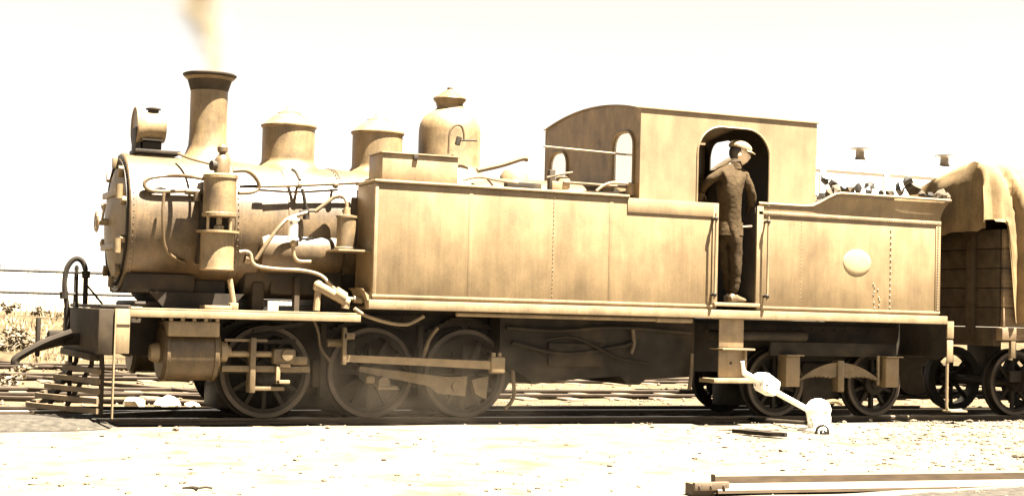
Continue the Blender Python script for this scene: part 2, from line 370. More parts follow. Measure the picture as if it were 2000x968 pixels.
# sand domes and steam dome
for x, rr in ((-.568, .272), (.41, .268)):
    bm = nb(); lathe(bm, [(.35, 2.44), (.325, 2.53), (.30, 2.57), (rr+.012, 2.59), (rr+.002, 2.61), (rr, 2.64), (rr, 2.975)], (x, 0, 0), seg=44)
    d = part('sand_dome', bm, 'boiler')
    bm = nb(); lathe(bm, [(rr, 2.955), (rr+.018, 2.975), (rr+.018, 2.99), (rr, 3.0), (.24, 3.025), (.17, 3.085), (.12, 3.115), (.118, 3.125), (.085, 3.135), (.045, 3.165), (.02, 3.195), (.005, 3.20)], (x, 0, 0), seg=44); part('dome_lid', bm, 'boiler', d)
bm = nb(); lathe(bm, [(.46, 2.44), (.42, 2.56), (.35, 2.63), (.338, 2.68), (.338, 3.06), (.325, 3.14), (.285, 3.215), (.225, 3.265), (.17, 3.29), (.15, 3.31), (.145, 3.34)], (1.235, 0, 0), seg=48)
dome = part('steam_dome', bm, 'boiler')
bm = nb(); lathe(bm, [(.14, 3.33), (.15, 3.37), (.175, 3.40), (.182, 3.415), (.175, 3.43), (.155, 3.435), (.10, 3.475), (.05, 3.505), (.03, 3.52), (.03, 3.54), (.004, 3.55)], (1.225, 0, 0), seg=36); part('safety_valve', bm, 'pipe', dome)
bm = nb(); tube(bm, [at(876, 300, -.42), at(878, 262, -.42), at(884, 249, -.42), at(893, 244, -.42), at(902, 248, -.42), at(906, 262, -.42), at(906, 272, -.42)], .012); part('pipe', bm, 'pipe', dome)
bm = nb(); cyl(bm, at(893, 283, -.42), at(897, 268, -.42), .03, seg=12); cyl(bm, at(898, 274, -.42), at(932, 275, -.42), .010, seg=8); part('valve', bm, 'black', dome)
# turret, whistle and fittings on the firebox top
bm = nb(); lathe(bm, [(.16, 2.5), (.16, 2.62), (.12, 2.68), (.04, 2.70)], (2.02, 0, 0), seg=28); part('steam_turret', bm, 'rim')
bm = nb(); tube(bm, [at(932, 333, -.5), at(980, 322, -.5), at(1018, 310, -.5), at(1030, 311, -.5)], .03); part('pipe', bm, 'pipe')

# side tanks
for s in (-1, 1):
    ya, yb = sorted((s*1.2, s*.62))
    bm = nb(); box(bm, 0, 3.93, ya, yb, 1.2, 2.352, .008); tank = part('side_tank', bm, 'paint')
    bm = nb(); box(bm, -.02, 2.83, *sorted((s*1.222, s*.60)), 2.354, 2.386, .012); part('tank_rim', bm, 'rim', tank)
    bm = nb(); box(bm, -.012, 3.93, *sorted((s*1.211, s*1.2005)), 1.222, 1.25, .004); part('base_angle', bm, 'rim', tank)
    if s < 0:
        bm = nb(); box(bm, -.006, .03, -1.207, -1.16, 1.24, 2.35, .006); part('corner_angle', bm, 'rim', tank)
        for x in (1.02, 2.62):
            bm = nb(); box(bm, x-.02, x+.02, -1.2025, -1.2, 1.255, 2.345, .001); part('seam_strip', bm, 'paint', tank)
        bm = nb()
        for x in (1.02, 1.95, 2.62):
            for k in range(24 if x == 1.95 else 0):
                bmesh.ops.create_icosphere(bm, subdivisions=1, radius=.0055, matrix=Matrix.Translation((x+random.uniform(-.002, .002), -1.204, 1.29+k*.044)))
        part('rivets', bm, 'paint', tank, kind='stuff')
        bm = nb(); box(bm, 2.81, 3.93, -1.211, -1.2, 2.20, 2.353, .003); part('cover_strip', bm, 'cab', tank)
        bm = nb(); box(bm, -.34, -.0, -1.12, -.5, 1.665, 1.685, .003); shelf = part('reservoir_shelf', bm, 'rim', tank)
        bm = nb(); prism(bm, [(-.11, 1.31), (-.085, 1.30), (-.005, 1.10), (-.005, 1.28), (-.03, 1.24)], -1.17, -.75); part('gusset', bm, 'rim', tank)
# toolbox on the tank
bm = nb(); box(bm, .115, .93, -1.04, -.62, 2.392, 2.665, .006); tb = part('tool_box', bm, 'rim')
bm = nb(); box(bm, .10, .945, -1.055, -.60, 2.667, 2.682, .003); part('box_lid', bm, 'rim', tb)
bm = nb(); box(bm, .44, .49, -1.062, -1.042, 2.615, 2.664, .004); part('hasp', bm, 'black', tb)
# small gear on the tank top in front of the cab
def pip(pts, r, m='pipe', parent=None, name='pipe'):
    bm = nb(); tube(bm, pts, r); return part(name, bm, m, parent)
pip([at(905, 352, -1.0), at(935, 346, -1.0), at(975, 353, -1.0), at(1012, 358, -1.0)], .012)
bm = nb(); box(bm, 1.52, 1.92, -.95, -.85, 2.39, 2.47, .01); part('lever_block', bm, 'black')
bm = nb(); c = at(1085, 350, -.95); box(bm, c.x-.06, c.x+.06, -1.0, -.9, 2.388, 2.50, .012); box(bm, c.x+.01, c.x+.17, -.98, -.90, 2.42, 2.56, .03); part('injector_valve', bm, 'rim')
bm = nb(); box(bm, 1.99, 2.06, -.99, -.92, 2.388, 2.62, .01); part('stanchion', bm, 'black')
pip([at(1068, 347, -.98), at(1098, 340, -.98), at(1118, 337, -.98)], .013)
pip([at(1100, 356, -.98), at(1235, 366, -.98)], .016)
pip([at(1165, 373, -1.08), at(1178, 363, -1.08), at(1195, 357, -1.08), at(1215, 358, -1.08), at(1240, 360, -1.08)], .016, 'rim')
bm = nb(); c = at(1236, 360, -1.05); box(bm, c.x-.05, c.x+.03, -1.09, -.97, 2.388, 2.53, .015); part('filler_valve', bm, 'rim')
bm = nb(); box(bm, 2.42, 2.80, -1.02, -.75, 2.388, 2.42); part('filler_lid', bm, 'black')

# cab
def arc(cx, cz, r, a0, a1, n=8): return [(cx+r*math.cos(R(a0+(a1-a0)*i/n)), cz+r*math.sin(R(a0+(a1-a0)*i/n))) for i in range(n+1)]
CX0, CX1, DX0, DX1, EZ = 2.95, 5.2, 3.655, 4.575, 3.315
opening = [(DX1, 2.355)]+arc(DX1-.30, 2.89, .30, 0, 90)+arc(DX0+.30, 2.89, .30, 90, 180)+[(DX0, 2.355)]
for s in (-1, 1):
    bm = nb(); plate(bm, [(CX0, 2.355), (CX0, EZ), (CX1, EZ), (CX1, 2.355)]+opening, [], lambda u, v, d: Vector((u, s*1.2-s*d, v)), .018)
    cs = part('cab_side', bm, 'cab')
    bm = nb()
    ring = [Vector((x, s*1.203, z)) for x, z in opening]
    tube(bm, ring, .011, 6, False); part('door_beading', bm, 'rim', cs)
    bm = nb(); box(bm, CX0-.02, CX1+.02, *sorted((s*1.215, s*1.185)), EZ+.001, EZ+.022, .004); part('rain_strip', bm, 'cab', cs)
def archz(y): return EZ+.013+.13*(1-(y/1.2)**2)
def wall(x, thick, rear=False):
    outer = [(1.18, 1.25)]+[(1.18-2.36*i/20, archz(1.18-2.36*i/20)-.02) for i in range(21)]+[(-1.18, 1.25)]
    def win(y0, y1, z0, z1):
        r = .17; return [(y0, z0), (y1, z0)]+arc(y1-r, z1-r, r, 0, 90, 7)+arc(y0+r, z1-r, r, 90, 180, 7)
    wins = [win(.57, 1.06, 2.44, 3.02), win(-1.06, -.57, 2.44, 3.10)]
    if rear: wins = [win(.5, 1.06, 2.96, 3.30), win(-1.06, -.5, 2.96, 3.30)]
    bm = nb(); plate(bm, outer, wins, lambda u, v, d: Vector((x+d, u, v)), thick); return bm, wins
bm, wins = wall(CX0+.003, .015); cf = part('cab_front', bm, 'boiler')
for i, wn in enumerate(wins):
    bm = nb(); tube(bm, [Vector((CX0-.008, u, v)) for u, v in wn+wn[:1]], .016, 6, False); wf = part('window_frame', bm, 'paint', cf)
    bm = nb(); plate(bm, wn, [], lambda u, v, d: Vector((CX0+.008+d, u, v)), .003); part('window_pane', bm, 'glass', cf)
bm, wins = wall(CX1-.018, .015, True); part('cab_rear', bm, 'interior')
bm = nb(); rs = []
for x in (CX0-.015, CX1+.03):
    rs.append([Vector((x, 1.17-2.34*i/20, archz(1.17-2.34*i/20))) for i in range(21)]+[Vector((x, -1.17+2.34*i/20, archz(-1.17+2.34*i/20)-.016)) for i in range(21)])
rings(bm, rs); part('cab_roof', bm, 'cab')
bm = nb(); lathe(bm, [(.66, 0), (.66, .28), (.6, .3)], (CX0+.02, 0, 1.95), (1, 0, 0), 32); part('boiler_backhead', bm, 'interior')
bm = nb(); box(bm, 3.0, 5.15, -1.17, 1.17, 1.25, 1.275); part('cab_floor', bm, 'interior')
bm = nb(); box(bm, 3.88, 4.46, -1.245, -1.17, 1.235, 1.277, .006); part('door_sill', bm, 'rim')
for x in (3.93, 4.435):
    for s in (-1,):
        bm = nb(); box(bm, x-.012 if x > 4 else x-.07, x+.07 if x > 4 else x+.0, -1.214, -1.2, 1.255, 2.35, .003); part('door_post', bm, 'rim')
bm = nb(); pts = [Vector((3.845, -1.27, z)) for z in (1.36, 2.28)]
def handrail(x, z0, z1, y=-1.275):
    bm = nb(); cyl(bm, (x, y, z0-.05), (x, y, z1+.06), .013, seg=10); hr = part('handrail', bm, 'rim')
    for z in (z0, z1):
        bm = nb(); cyl(bm, (x, y, z), (x, -1.19, z), .016, seg=8); bmesh.ops.create_icosphere(bm, subdivisions=2, radius=.026, matrix=Matrix.Translation((x, y, z)))
        part('rail_knob', bm, 'black', hr)
bm.free(); bm = None
handrail(3.86, 1.36, 2.18); handrail(4.53, 1.36, 2.18)
bm = nb(); cyl(bm, at(1450, 443, -1.16), at(1468, 442, -1.16), .012, seg=8); part('door_bar', bm, 'rim')
pip([at(1062, 286, -.85), at(1222, 302, -.85)], .011, 'rim', name='handrail')
# cab controls seen through the door: a brake stand behind the opening
bm = nb(); cyl(bm, (3.78, -.75, 1.27), (3.78, -.75, 2.35), .02, seg=10); cyl(bm, (3.72, -.75, 2.35), (3.86, -.75, 2.35), .018, seg=8); cyl(bm, (3.70, -1.0, 2.20), (3.70, -1.0, 2.62), .016, seg=8); part('brake_handle', bm, 'rim')

# bunker
bm = nb(); box(bm, 4.422, 4.432, -1.17, 1.17, 1.28, 2.34); part('shade_plate', bm, 'interior')  # dark plate added so the bunker front inside the doorway looks shaded
bm = nb(); box(bm, 4.435, 6.95, -1.2, 1.2, 1.2, 2.30, .008); bunker = part('coal_bunker', bm, 'paint')
bm = nb()
# flared top: profile rises and leans out, its front ramping down to the cab
xs_ = [4.45, 4.8, 5.05, 5.16, 5.25, 5.34, 5.43, 5.5, 5.6, 6.2, 6.95]
def fl(x):
    t = min(1, max(0, (x-5.1)/.4)); t = t*t*(3-2*t); return 2.375+.165*t, .06*t
for s in (-1, 1):
    rows = []
    for x in xs_:
        zt, o = fl(x); row = []
        for k in range(7):
            t = k/6; row.append(Vector((x+(.09*t*t if x > 6.9 else 0), s*(1.195+o*(t**2)), 2.29+(zt-2.29)*t)))
        rows.append([bm.verts.new(v) for v in row])
    for a, b in zip(rows, rows[1:]):
        for k in range(6): bm.faces.new((a[k], a[k+1], b[k+1], b[k]))
rows = []
for i in range(9):
    y = -1.195+2.39*i/8; row = []
    for k in range(7):
        t = k/6; row.append(Vector((6.95+.09*t*t, y*(1+.05*t*t*t), 2.29+.25*t)))
    rows.append([bm.verts.new(v) for v in row])
for a, b in zip(rows, rows[1:]):
    for k in range(6): bm.faces.new((a[k], a[k+1], b[k+1], b[k]))
fo = part('bunker_flare', bm, 'paint', bunker)
sm = fo.modifiers.new('thickness', 'SOLIDIFY'); sm.thickness = .012; sm.offset = 0
bm = nb(); P = []
for x in xs_:
    zt, o = fl(x); P.append((x+(.10 if x > 6.9 else 0), -(1.2+o), zt+.006))
tube(bm, P, .017, 8, False); part('flare_beading', bm, 'rim', bunker)
bm = nb(); box(bm, 4.44, 6.957, -1.214, -1.2, 2.255, 2.30, .006); part('bunker_angle', bm, 'rim', bunker)
bm = nb(); box(bm, 4.44, 6.957, -1.211, -1.2, 1.222, 1.25, .004); part('base_angle', bm, 'rim', bunker)
bm = nb(); box(bm, 6.885, 6.956, -1.208, -1.2, 1.255, 2.253, .002); part('corner_angle', bm, 'paint', bunker)
bm = nb()
for k in range(31): bmesh.ops.create_icosphere(bm, subdivisions=1, radius=.011, matrix=Matrix.Translation((6.92, -1.208, 1.275+k*.032)))
for k in range(14): bmesh.ops.create_icosphere(bm, subdivisions=1, radius=.013, matrix=Matrix.Translation((6.245+random.uniform(-.003, .003), -1.2, 1.28+k*.068)))
for k in range(10): bmesh.ops.create_icosphere(bm, subdivisions=1, radius=.012, matrix=Matrix.Translation((6.05+random.uniform(-.05, .05), -1.2, 1.27+.03*k)))
for k in range(70): bmesh.ops.create_icosphere(bm, subdivisions=1, radius=.008, matrix=Matrix.Translation((4.5+k*.035, -1.212, 2.278)))
for k in range(24): bmesh.ops.create_icosphere(bm, subdivisions=1, radius=.0055, matrix=Matrix.Translation((5.02+random.uniform(-.002, .002), -1.2, 1.28+k*.042)))
part('rivets', bm, 'rim', bunker, kind='stuff')
bm = nb(); bmesh.ops.create_uvsphere(bm, u_segments=40, v_segments=12, radius=1, matrix=Matrix.Translation((5.78, -1.2, 1.78)) @ Matrix.Diagonal((.195, .022, .148, 1)))
part('number_plate', bm, 'plate', bunker)

# frame, beams and running boards
bm = nb(); box(bm, -.05, 7.05, -1.235, -1.10, 1.104, 1.198, .006); box(bm, -.05, 7.05, 1.10, 1.235, 1.104, 1.198, .006); part('footplate_beam', bm, 'rim')
bm = nb(); box(bm, -.03, 7.0, -1.1, 1.1, 1.13, 1.19); part('footplate', bm, 'black')
for s in (-1, 1):
    bm = nb(); box(bm, -2.33, -.10, *sorted((s*1.15, s*.5)), 1.045, 1.062, .003); rb = part('running_board', bm, 'rim')
    bm = nb(); box(bm, -2.33, -.10, *sorted((s*1.155, s*1.135)), .975, 1.043, .003); part('board_edge', bm, 'rim', rb)
    bm = nb(); prism(bm, [(-2.45, 1.05), (-2.45, .62), (-1.45, .55), (-1.3, .26), (1.75, .24), (1.9, .5), (4.75, .5), (4.85, .22), (6.7, .22), (6.85, .5), (6.95, 1.05)], *sorted((s*.42, s*.46))); part('frame_plate', bm, 'black')
bm = nb(); box(bm, -2.46, -2.335, -1.165, -1.13, .635, 1.048, .004); stp = part('step_plate', bm, 'rim')
bm = nb(); box(bm, -2.46, -2.335, -1.172, -1.166, .90, .906); part('step_joint', bm, 'black', stp)
bm = nb(); box(bm, -2.62, -2.47, -1.16, 1.16, .62, 1.045, .012); bb = part('buffer_beam', bm, 'beam')
bm = nb(); box(bm, -2.475, -2.462, -1.18, -1.12, .04, 1.05); part('guard_iron', bm, 'rim', bb)
bm = nb(); box(bm, -2.58, -2.30, -1.0, 1.0, 1.05, 1.085, .01); box(bm, -2.2, -1.75, -.5, .5, 1.07, 1.13, .03); part('front_platform', bm, 'black', bb)
# cowcatcher: bars from the beam down and forward to a pointed foot
cc = part('cowcatcher', box(nb(), -2.66, -2.56, -1.0, 1.0, .56, .625, .008), 'beam')
def slat_path(z):
    k = (.56-z)/.46; tip = -2.66-.42*k
    return [(-2.58, -1.05, z), (tip+.10, -.30, z), (tip, 0, z), (tip+.10, .30, z), (-2.58, 1.05, z)]
for z in (.10, .19, .28, .37, .46):
    bm = nb(); P = smooth_path(slat_path(z), 5); rs = []
    for i, q in enumerate(P):
        d = P[min(i+1, len(P)-1)]-P[max(i-1, 0)]; n_ = Vector((d.y, -d.x, 0)).normalized()
        rs.append([q+n_*.018+Vector((0, 0, -.024)), q-n_*.018+Vector((0, 0, -.024)), q-n_*.018+Vector((0, 0, .024)), q+n_*.018+Vector((0, 0, .024))])
    rings(bm, rs); part('slat', bm, 'pilot', cc)
for y in (-1.02, -.5, .5, 1.02):
    q0 = [q for q in smooth_path(slat_path(.10), 5)]; x0 = min(q0, key=lambda q: abs(q.y-y)).x; q1 = [q for q in smooth_path(slat_path(.5), 5)]; x1 = min(q1, key=lambda q: abs(q.y-y)).x
    bm = nb(); tube(bm, [(x0+.03, y, .06), (x1+.03, y, .5), (-2.56, y, .62)], .025, 6, False); part('slat_stay', bm, 'beam', cc)
# coupling gear at the front
bm = nb(); tube(bm, [(-2.6, 0, .74), (-2.8, 0, .72), (-3.0, 0, .66)], .06, 8, radii=(.06, .05))
box(bm, -2.92, -2.76, -.09, .09, .68, .82, .03); box(bm, -3.03, -2.99, -.05, .05, .56, .94, .012)
tube(bm, [(-2.7, -.08, .80), (-2.95, -.08, .70), (-3.2, -.08, .55), (-3.22, -.08, .48)], .04, 8)
part('coupling_hook', bm, 'hose', bb)
bm = nb(); HY = .25
tube(bm, [at(132, 648, HY), at(131, 600, HY), at(126, 560, HY), at(129, 530, HY), at(138, 512, HY), at(150, 505, HY), at(161, 511, HY), at(167, 528, HY), at(167, 560, HY), at(166, 600, HY)], .026, 10)
for q in ((125, 576), (168, 536)): cyl(bm, at(q[0], q[1]-7, HY), at(q[0], q[1]+7, HY), .042, seg=10)
part('brake_hose', bm, 'hose', bb)
bm = nb(); cyl(bm, at(150, 518, HY), at(150, 600, HY), .014, seg=8); tube(bm, [at(170, 557, .2), at(185, 575, .2), at(205, 600, .2)], .012, 6); part('lamp_iron', bm, 'hose', bb)

# cylinders, motion and wheels
def wheel(name, x, yside, r, spokes, crank=None):
    s = yside; y0 = s*.53; y1 = s*.65
    bm = nb(); lathe(bm, [(r-.09, .0), (r+.028, .0), (r+.028, .03), (r, .04), (r, .125), (r-.05, .13), (r-.09, .13)], (x, s*.5, r), (0, s, 0), 48, True)
    wb = part(name, bm, 'wheelpaint')
    bm = nb(); lathe(bm, [(r-.045, .128), (r-.003, .128), (r-.003, .138), (r-.045, .138)], (x, s*.5, r), (0, s, 0), 48, True); part('tyre', bm, 'tyre', wb)
    bm = nb(); lathe(bm, [(.13, 0), (.13, .15), (.07, .17), (.07, .2), (.01, .2)], (x, s*.5, r), (0, s, 0), 24); part('hub', bm, 'wheelpaint', wb)
    bm = nb(); box(bm, -.022, .022, -.03, .03, .1, r-.06, .008); me = mesh_of('spoke', bm, M['wheelpaint'])
    for k in range(spokes):
        o = bpy.data.objects.new('spoke', me); COL.objects.link(o); o.parent = wb
        o.location = Vector((x, s*.575, r))-LX; o.rotation_euler = (0, 2*PI*k/spokes, 0)
    if crank is not None:
        a0 = crank+PI; pts = [(x+(r-.075)*math.cos(a), r+(r-.075)*math.sin(a)) for a in [a0+R(d) for d in range(-42, 43, 6)]]
        bm = nb(); prism(bm, pts, *sorted((s*.56, s*.645))); part('counterweight', bm, 'wheelpaint', wb)
    return wb
CR = R(-62)
for s in (-1, 1):
    for x in (-.9, .2, 1.24): wheel('driving_wheel', x, s, .46, 12, CR)
    for x in (5.09, 6.47): wheel('trailing_wheel', x, s, .38, 10)
for x, r in ((.2, .46), (1.24, .46), (-.9, .46), (5.09, .38), (6.47, .38)):
    bm = nb(); cyl(bm, (x, -.52, r), (x, .52, r), .075, seg=16); part('axle', bm, 'black')
for s in (-1, 1):
    S = lambda a, b: sorted((s*a, s*b))
    bm = nb(); lathe(bm, [(.02, -.035), (.24, -.03), (.275, 0), (.275, .03), (.262, .035), (.262, .45), (.275, .455), (.275, .49), (.24, .52), (.02, .525)], (-1.96, s*.79, .64), (1, 0, 0), 40); cy = part('cylinder', bm, 'sooty')
    bm = nb(); box(bm, -1.965, -1.475, *S(1.075, .60), .80, .945, .012); part('steam_chest', bm, 'rim', cy)
    bm = nb(); box(bm, -.018, .018, -.018, .018, 0, .055, .006); stud = mesh_of('chest_stud', bm, M['rim'])
    for k in range(5):
        for yy in (1.06, .72):
            o = bpy.data.objects.new('chest_stud', stud); COL.objects.link(o); o.parent = cy; o.location = Vector((-1.94+k*.11, s*yy, .945))-LX
    bm = nb(); lathe(bm, [(.01, -.09), (.075, -.08), (.09, -.05), (.1, 0)], (-1.995, s*.79, .64), (1, 0, 0), 24); part('cylinder_cover', bm, 'rim', cy)
    bm = nb(); lathe(bm, [(.1, 0), (.10, .06), (.06, .07), (.055, .1)], (-1.435, s*.93, .66), (1, 0, 0), 20); part('gland', bm, 'rim', cy)
    pz = lambda px, py, y=-.95: at(px, py, y)
    bm = nb(); cyl(bm, (-1.42, s*.93, .64), (-.75, s*.93, .64), .032, seg=14); part('piston_rod', bm, 'steel')
    for z, h in ((.50, .03),):
        bm = nb(); box(bm, -1.42, -.55, *S(.90, .98), z-h, z+h, .006); part('slide_bar', bm, 'rod')
    bm = nb(); box(bm, -1.40, -.98, *S(.93, .97), .76, .785); part('slide_bar', bm, 'rod')
    bm = nb(); box(bm, -1.155, -1.10, *S(1.02, .86), .27, .80, .008); box(bm, -1.1, -.80, *S(.98, .92), .29, .33, .006); part('motion_bracket', bm, 'rod')
    bm = nb(); box(bm, -.93, -.70, *S(1.02, .88), .545, .70, .03); box(bm, -.74, -.58, *S(1.0, .9), .54, .63, .02); cyl(bm, (-.80, s*1.06, .64), (-.80, s*.86, .64), .055, seg=16); part('crosshead', bm, 'rod')
    bm = nb(); box(bm, -.90, -.86, *S(1.03, .98), .36, .56, .006); box(bm, -.90, -.76, *S(1.03, .98), .36, .395, .006); box(bm, -.90, -.76, *S(1.03, .98), .52, .555, .006); part('drop_link', bm, 'steel')
    # main rod to the second pair of drivers, coupling rod along the pins
    pin = Vector((1.24+.25*math.cos(CR), 0, .46+.25*math.sin(CR)))
    A = Vector((-.22, s*1.02, .615)); B = Vector((1.405, s*1.02, .56))
    def bar(A, B, h0, h1, t):
        bm = nb(); pts = [(A.x, A.z-h0), (B.x, B.z-h1), (B.x, B.z+h1), (A.x, A.z+h0)]; prism(bm, pts, A.y-t, A.y+t); return bm
    bm = bar(A, B, .034, .042, .025); mr = part('connecting_rod', bm, 'steel')
    bm = nb(); box(bm, B.x-.06, B.x+.10, *S(1.07, .97), B.z-.08, B.z+.09, .02); cyl(bm, (B.x-.02, s*1.02, B.z+.08), (B.x-.02, s*1.02, B.z+.13), .025, seg=10); cyl(bm, (B.x+.05, s*1.02, B.z+.08), (B.x+.05, s*1.02, B.z+.13), .02, seg=10); part('rod_end', bm, 'steel', mr)
    bm = nb(); A2 = Vector((.0, s*.84, .50)); B2 = Vector((1.12, s*.84, .315))
    prism(bm, [(A2.x, A2.z-.02), (.75, .335), (.86, .26), (1.15, .235), (1.17, .44), (.95, .43), (A2.x, A2.z+.03)], *S(.86, .81)); cr = part('coupling_rod', bm, 'rod')
    bm = nb(); cyl(bm, (1.04, s*.80, .335), (1.04, s*.885, .335), .045, seg=14); part('crank_pin', bm, 'rod', cr)
    bm = nb(); cyl(bm, (.25, s*.7, .37), (.25, s*.90, .37), .06, seg=14); box(bm, .18, .40, *S(.92, .86), .30, .335, .008); box(bm, .06, .16, *S(.9, .84), .36, .44, .02); part('crank_pin', bm, 'rod', cr)
    bm = nb(); prism(bm, [(1.25, .40), (1.30, .25), (1.42, .20), (1.44, .44)], *S(.78, .68)); part('crank', bm, 'rod')
    bm = nb(); box(bm, -.245, -.205, *S(1.06, 1.0), .55, .92, .006); box(bm, -.24, -.12, *S(1.06, 1.0), .80, .87, .012); cyl(bm, (-.36, s*.9, .76), (-.2, s*.9, .76), .04, seg=12); part('link_hanger', bm, 'rod')
    bm = nb(); prism(bm, [(-1.09, .84), (-.60, .92), (-.60, .96), (-1.09, .88)], *S(.84, .80)); part('eccentric_rod', bm, 'black')
    bm = nb(); prism(bm, [(-1.08, .74), (-.66, .74), (-.66, .79), (-1.08, .77)], *S(.84, .80)); part('eccentric_rod', bm, 'black')
    # sanding pipe by the wheels
    if s < 0:
        pip([at(1000, 690, -.7), at(1003, 745, -.7), at(1004, 770, -.7), at(998, 785, -.7), at(985, 800, -.7)], .02, 'rod')
        pip([at(855, 640, -.98), at(845, 652, -.98), at(836, 668, -.98), at(826, 700, -.98)], .02, 'rod')
        pip([at(612, 622, -.8), at(622, 650, -.8), at(627, 680, -.8), at(645, 705, -.8)], .016)
# firebox, ash pan and inside gear
bm = nb(); prism(bm, [(1.55, 1.12), (3.9, 1.12), (3.9, .45), (3.3, .42), (3.22, .36), (3.08, .36), (2.98, .45), (2.5, .42), (1.95, .36), (1.75, .5), (1.55, .62)], -.80, .80); part('ash_pan', bm, 'black')
bm = nb(); box(bm, -.5, 1.55, -.42, .42, .55, 1.12); part('frame_stretcher', bm, 'black')
bm = nb(); box(bm, 3.9, 7.0, -.42, .42, .72, 1.1); part('frame_stretcher', bm, 'black')
pip([(.9, -1.17, 1.075), (3.62, -1.17, 1.072)], .022, 'rim')
bm = nb(); cyl(bm, (3.2, -1.17, 1.072), (3.64, -1.17, 1.072), .03, seg=10); part('pipe_joint', bm, 'rim')
pip([at(1236, 640, -.85), at(1238, 670, -.85), at(1232, 690, -.85)], .022)
pip([at(1352, 690, -.9), at(1350, 730, -.9), at(1346, 760, -.9)], .022)
bm = nb(); cyl(bm, (4.0, -.9, .92), (5.3, -.9, .93), .06, seg=16); part('air_cylinder', bm, 'black')
bm = nb(); box(bm, -1.3, 1.65, -.30, .30, .07, .34, .03); part('shade_block', bm, 'black')  # dark box added to make the gaps between the wheels look shaded
for s in (-1, 1):
    for x in (-.32, .72):
        bm = nb(); box(bm, x-.03, x+.03, *sorted((s*.66, s*.58)), .22, .95, .01); box(bm, x-.10, x+.02, *sorted((s*.64, s*.54)), .30, .58, .02); part('brake_hanger', bm, 'black')
    for x in (-.9, .2, 1.24):
        sp = part('driving_spring', box(nb(), x-.04, x+.04, *sorted((s*.56, s*.47)), .80, 1.0, .01), 'black')
        for k in range(5):
            bm = nb(); hl = .40-k*.06; pts = [(x+u*hl, .90+k*.018+.07*(1-(u*hl/.4)**2)) for u in (-1, -.6, -.2, .2, .6, 1)]
            prism(bm, pts+[(a_, b_-.016) for a_, b_ in pts[::-1]], *sorted((s*.555, s*.475))); part('spring_leaf', bm, 'black', sp)
    rivets([(-2.3+.16*k, s*.464, 1.0) for k in range(56)], .014, 'black')
pip([at(1000, 668, -.84), at(1100, 690, -.84), at(1210, 676, -.84), at(1236, 668, -.84)], .024, 'black')
pip([(1.6, -.84, .95), (2.2, -.85, .93), (2.9, -.85, .98), (3.8, -.9, .94)], .022, 'black')
bm = nb(); box(bm, 2.1, 2.75, -.84, -.805, .55, .80, .01); part('ash_door', bm, 'black')
bm = nb(); tube(bm, [(2.05, -.86, .84), (2.4, -.87, .86), (2.9, -.87, .66), (3.3, -.86, .60)], .016, 6); part('damper_rod', bm, 'wheelpaint')
rivets([(1.6+.11*k, -.803, 1.06) for k in range(21)], .013, 'black')
# cab steps
bm = nb(); box(bm, 4.0, 4.31, -1.16, -1.142, .79, 1.102, .003); st = part('cab_step', bm, 'rim')
bm = nb(); box(bm, 3.99, 4.40, -1.26, -.98, .762, .782, .004); part('tread', bm, 'rim', st)
bm = nb(); box(bm, 3.86, 4.44, -1.30, -.98, .405, .455, .006); part('tread', bm, 'rim', st)
bm = nb(); box(bm, 4.0, 4.31, -1.16, -1.142, .46, .76, .003); box(bm, 4.31, 4.335, -1.2, -1.1, .46, .76, .003); part('riser', bm, 'rim', st)
bm = nb(); cyl(bm, (4.15, -1.165, .62), (4.15, -1.158, .62), .018, seg=10); part('bolt_hole', bm, 'soot', st)
# trailing truck
bm = nb(); box(bm, 4.86, 6.62, -.86, -.82, .70, .86, .01); box(bm, 5.6, 5.9, -.83, .83, .72, .84, .01); box(bm, 4.86, 6.62, .82, .86, .70, .86, .01); tr = part('trailing_truck', bm, 'black')
bm = nb(); box(bm, 5.55, 6.0, -.5, .5, .10, .62, .03); box(bm, 4.7, 5.6, -.12, .12, .09, .40, .02); part('shade_block', bm, 'black', tr)  # dark boxes added to fill bright gaps in the truck like shade
for x in (5.09, 6.47):
    for s in (-1, 1):
        bm = nb(); box(bm, x-.095, x+.095, *sorted((s*.98, s*.80)), .355, .70, .012); ab = part('axlebox', bm, 'paint')
        bm = nb(); box(bm, x-.115, x+.115, *sorted((s*1.03, s*.80)), .702, .716); part('box_lid', bm, 'rim', ab)
for s in (-1, 1):
    sp = part('leaf_spring', box(nb(), 5.70, 5.79, *sorted((s*.985, s*.86)), .30, .66, .01), 'rod')
    for k in range(8):
        hl = .56-k*.058; bm = nb(); top = []; bot = []
        for i in range(13):
            u = -1+2*i/12; x = 5.745+u*hl; z = .635-k*.021-.20*(u*hl/.56)**2
            top.append((x, z)); bot.append((x, z-.019))
        prism(bm, top+bot[::-1], *sorted((s*.96, s*.885))); part('spring_leaf', bm, 'rod', sp)
    for x in (5.19, 6.30):
        bm = nb(); cyl(bm, (x, s*.93, .38), (x, s*.93, .72), .018, seg=8); part('spring_hanger', bm, 'rim', sp)
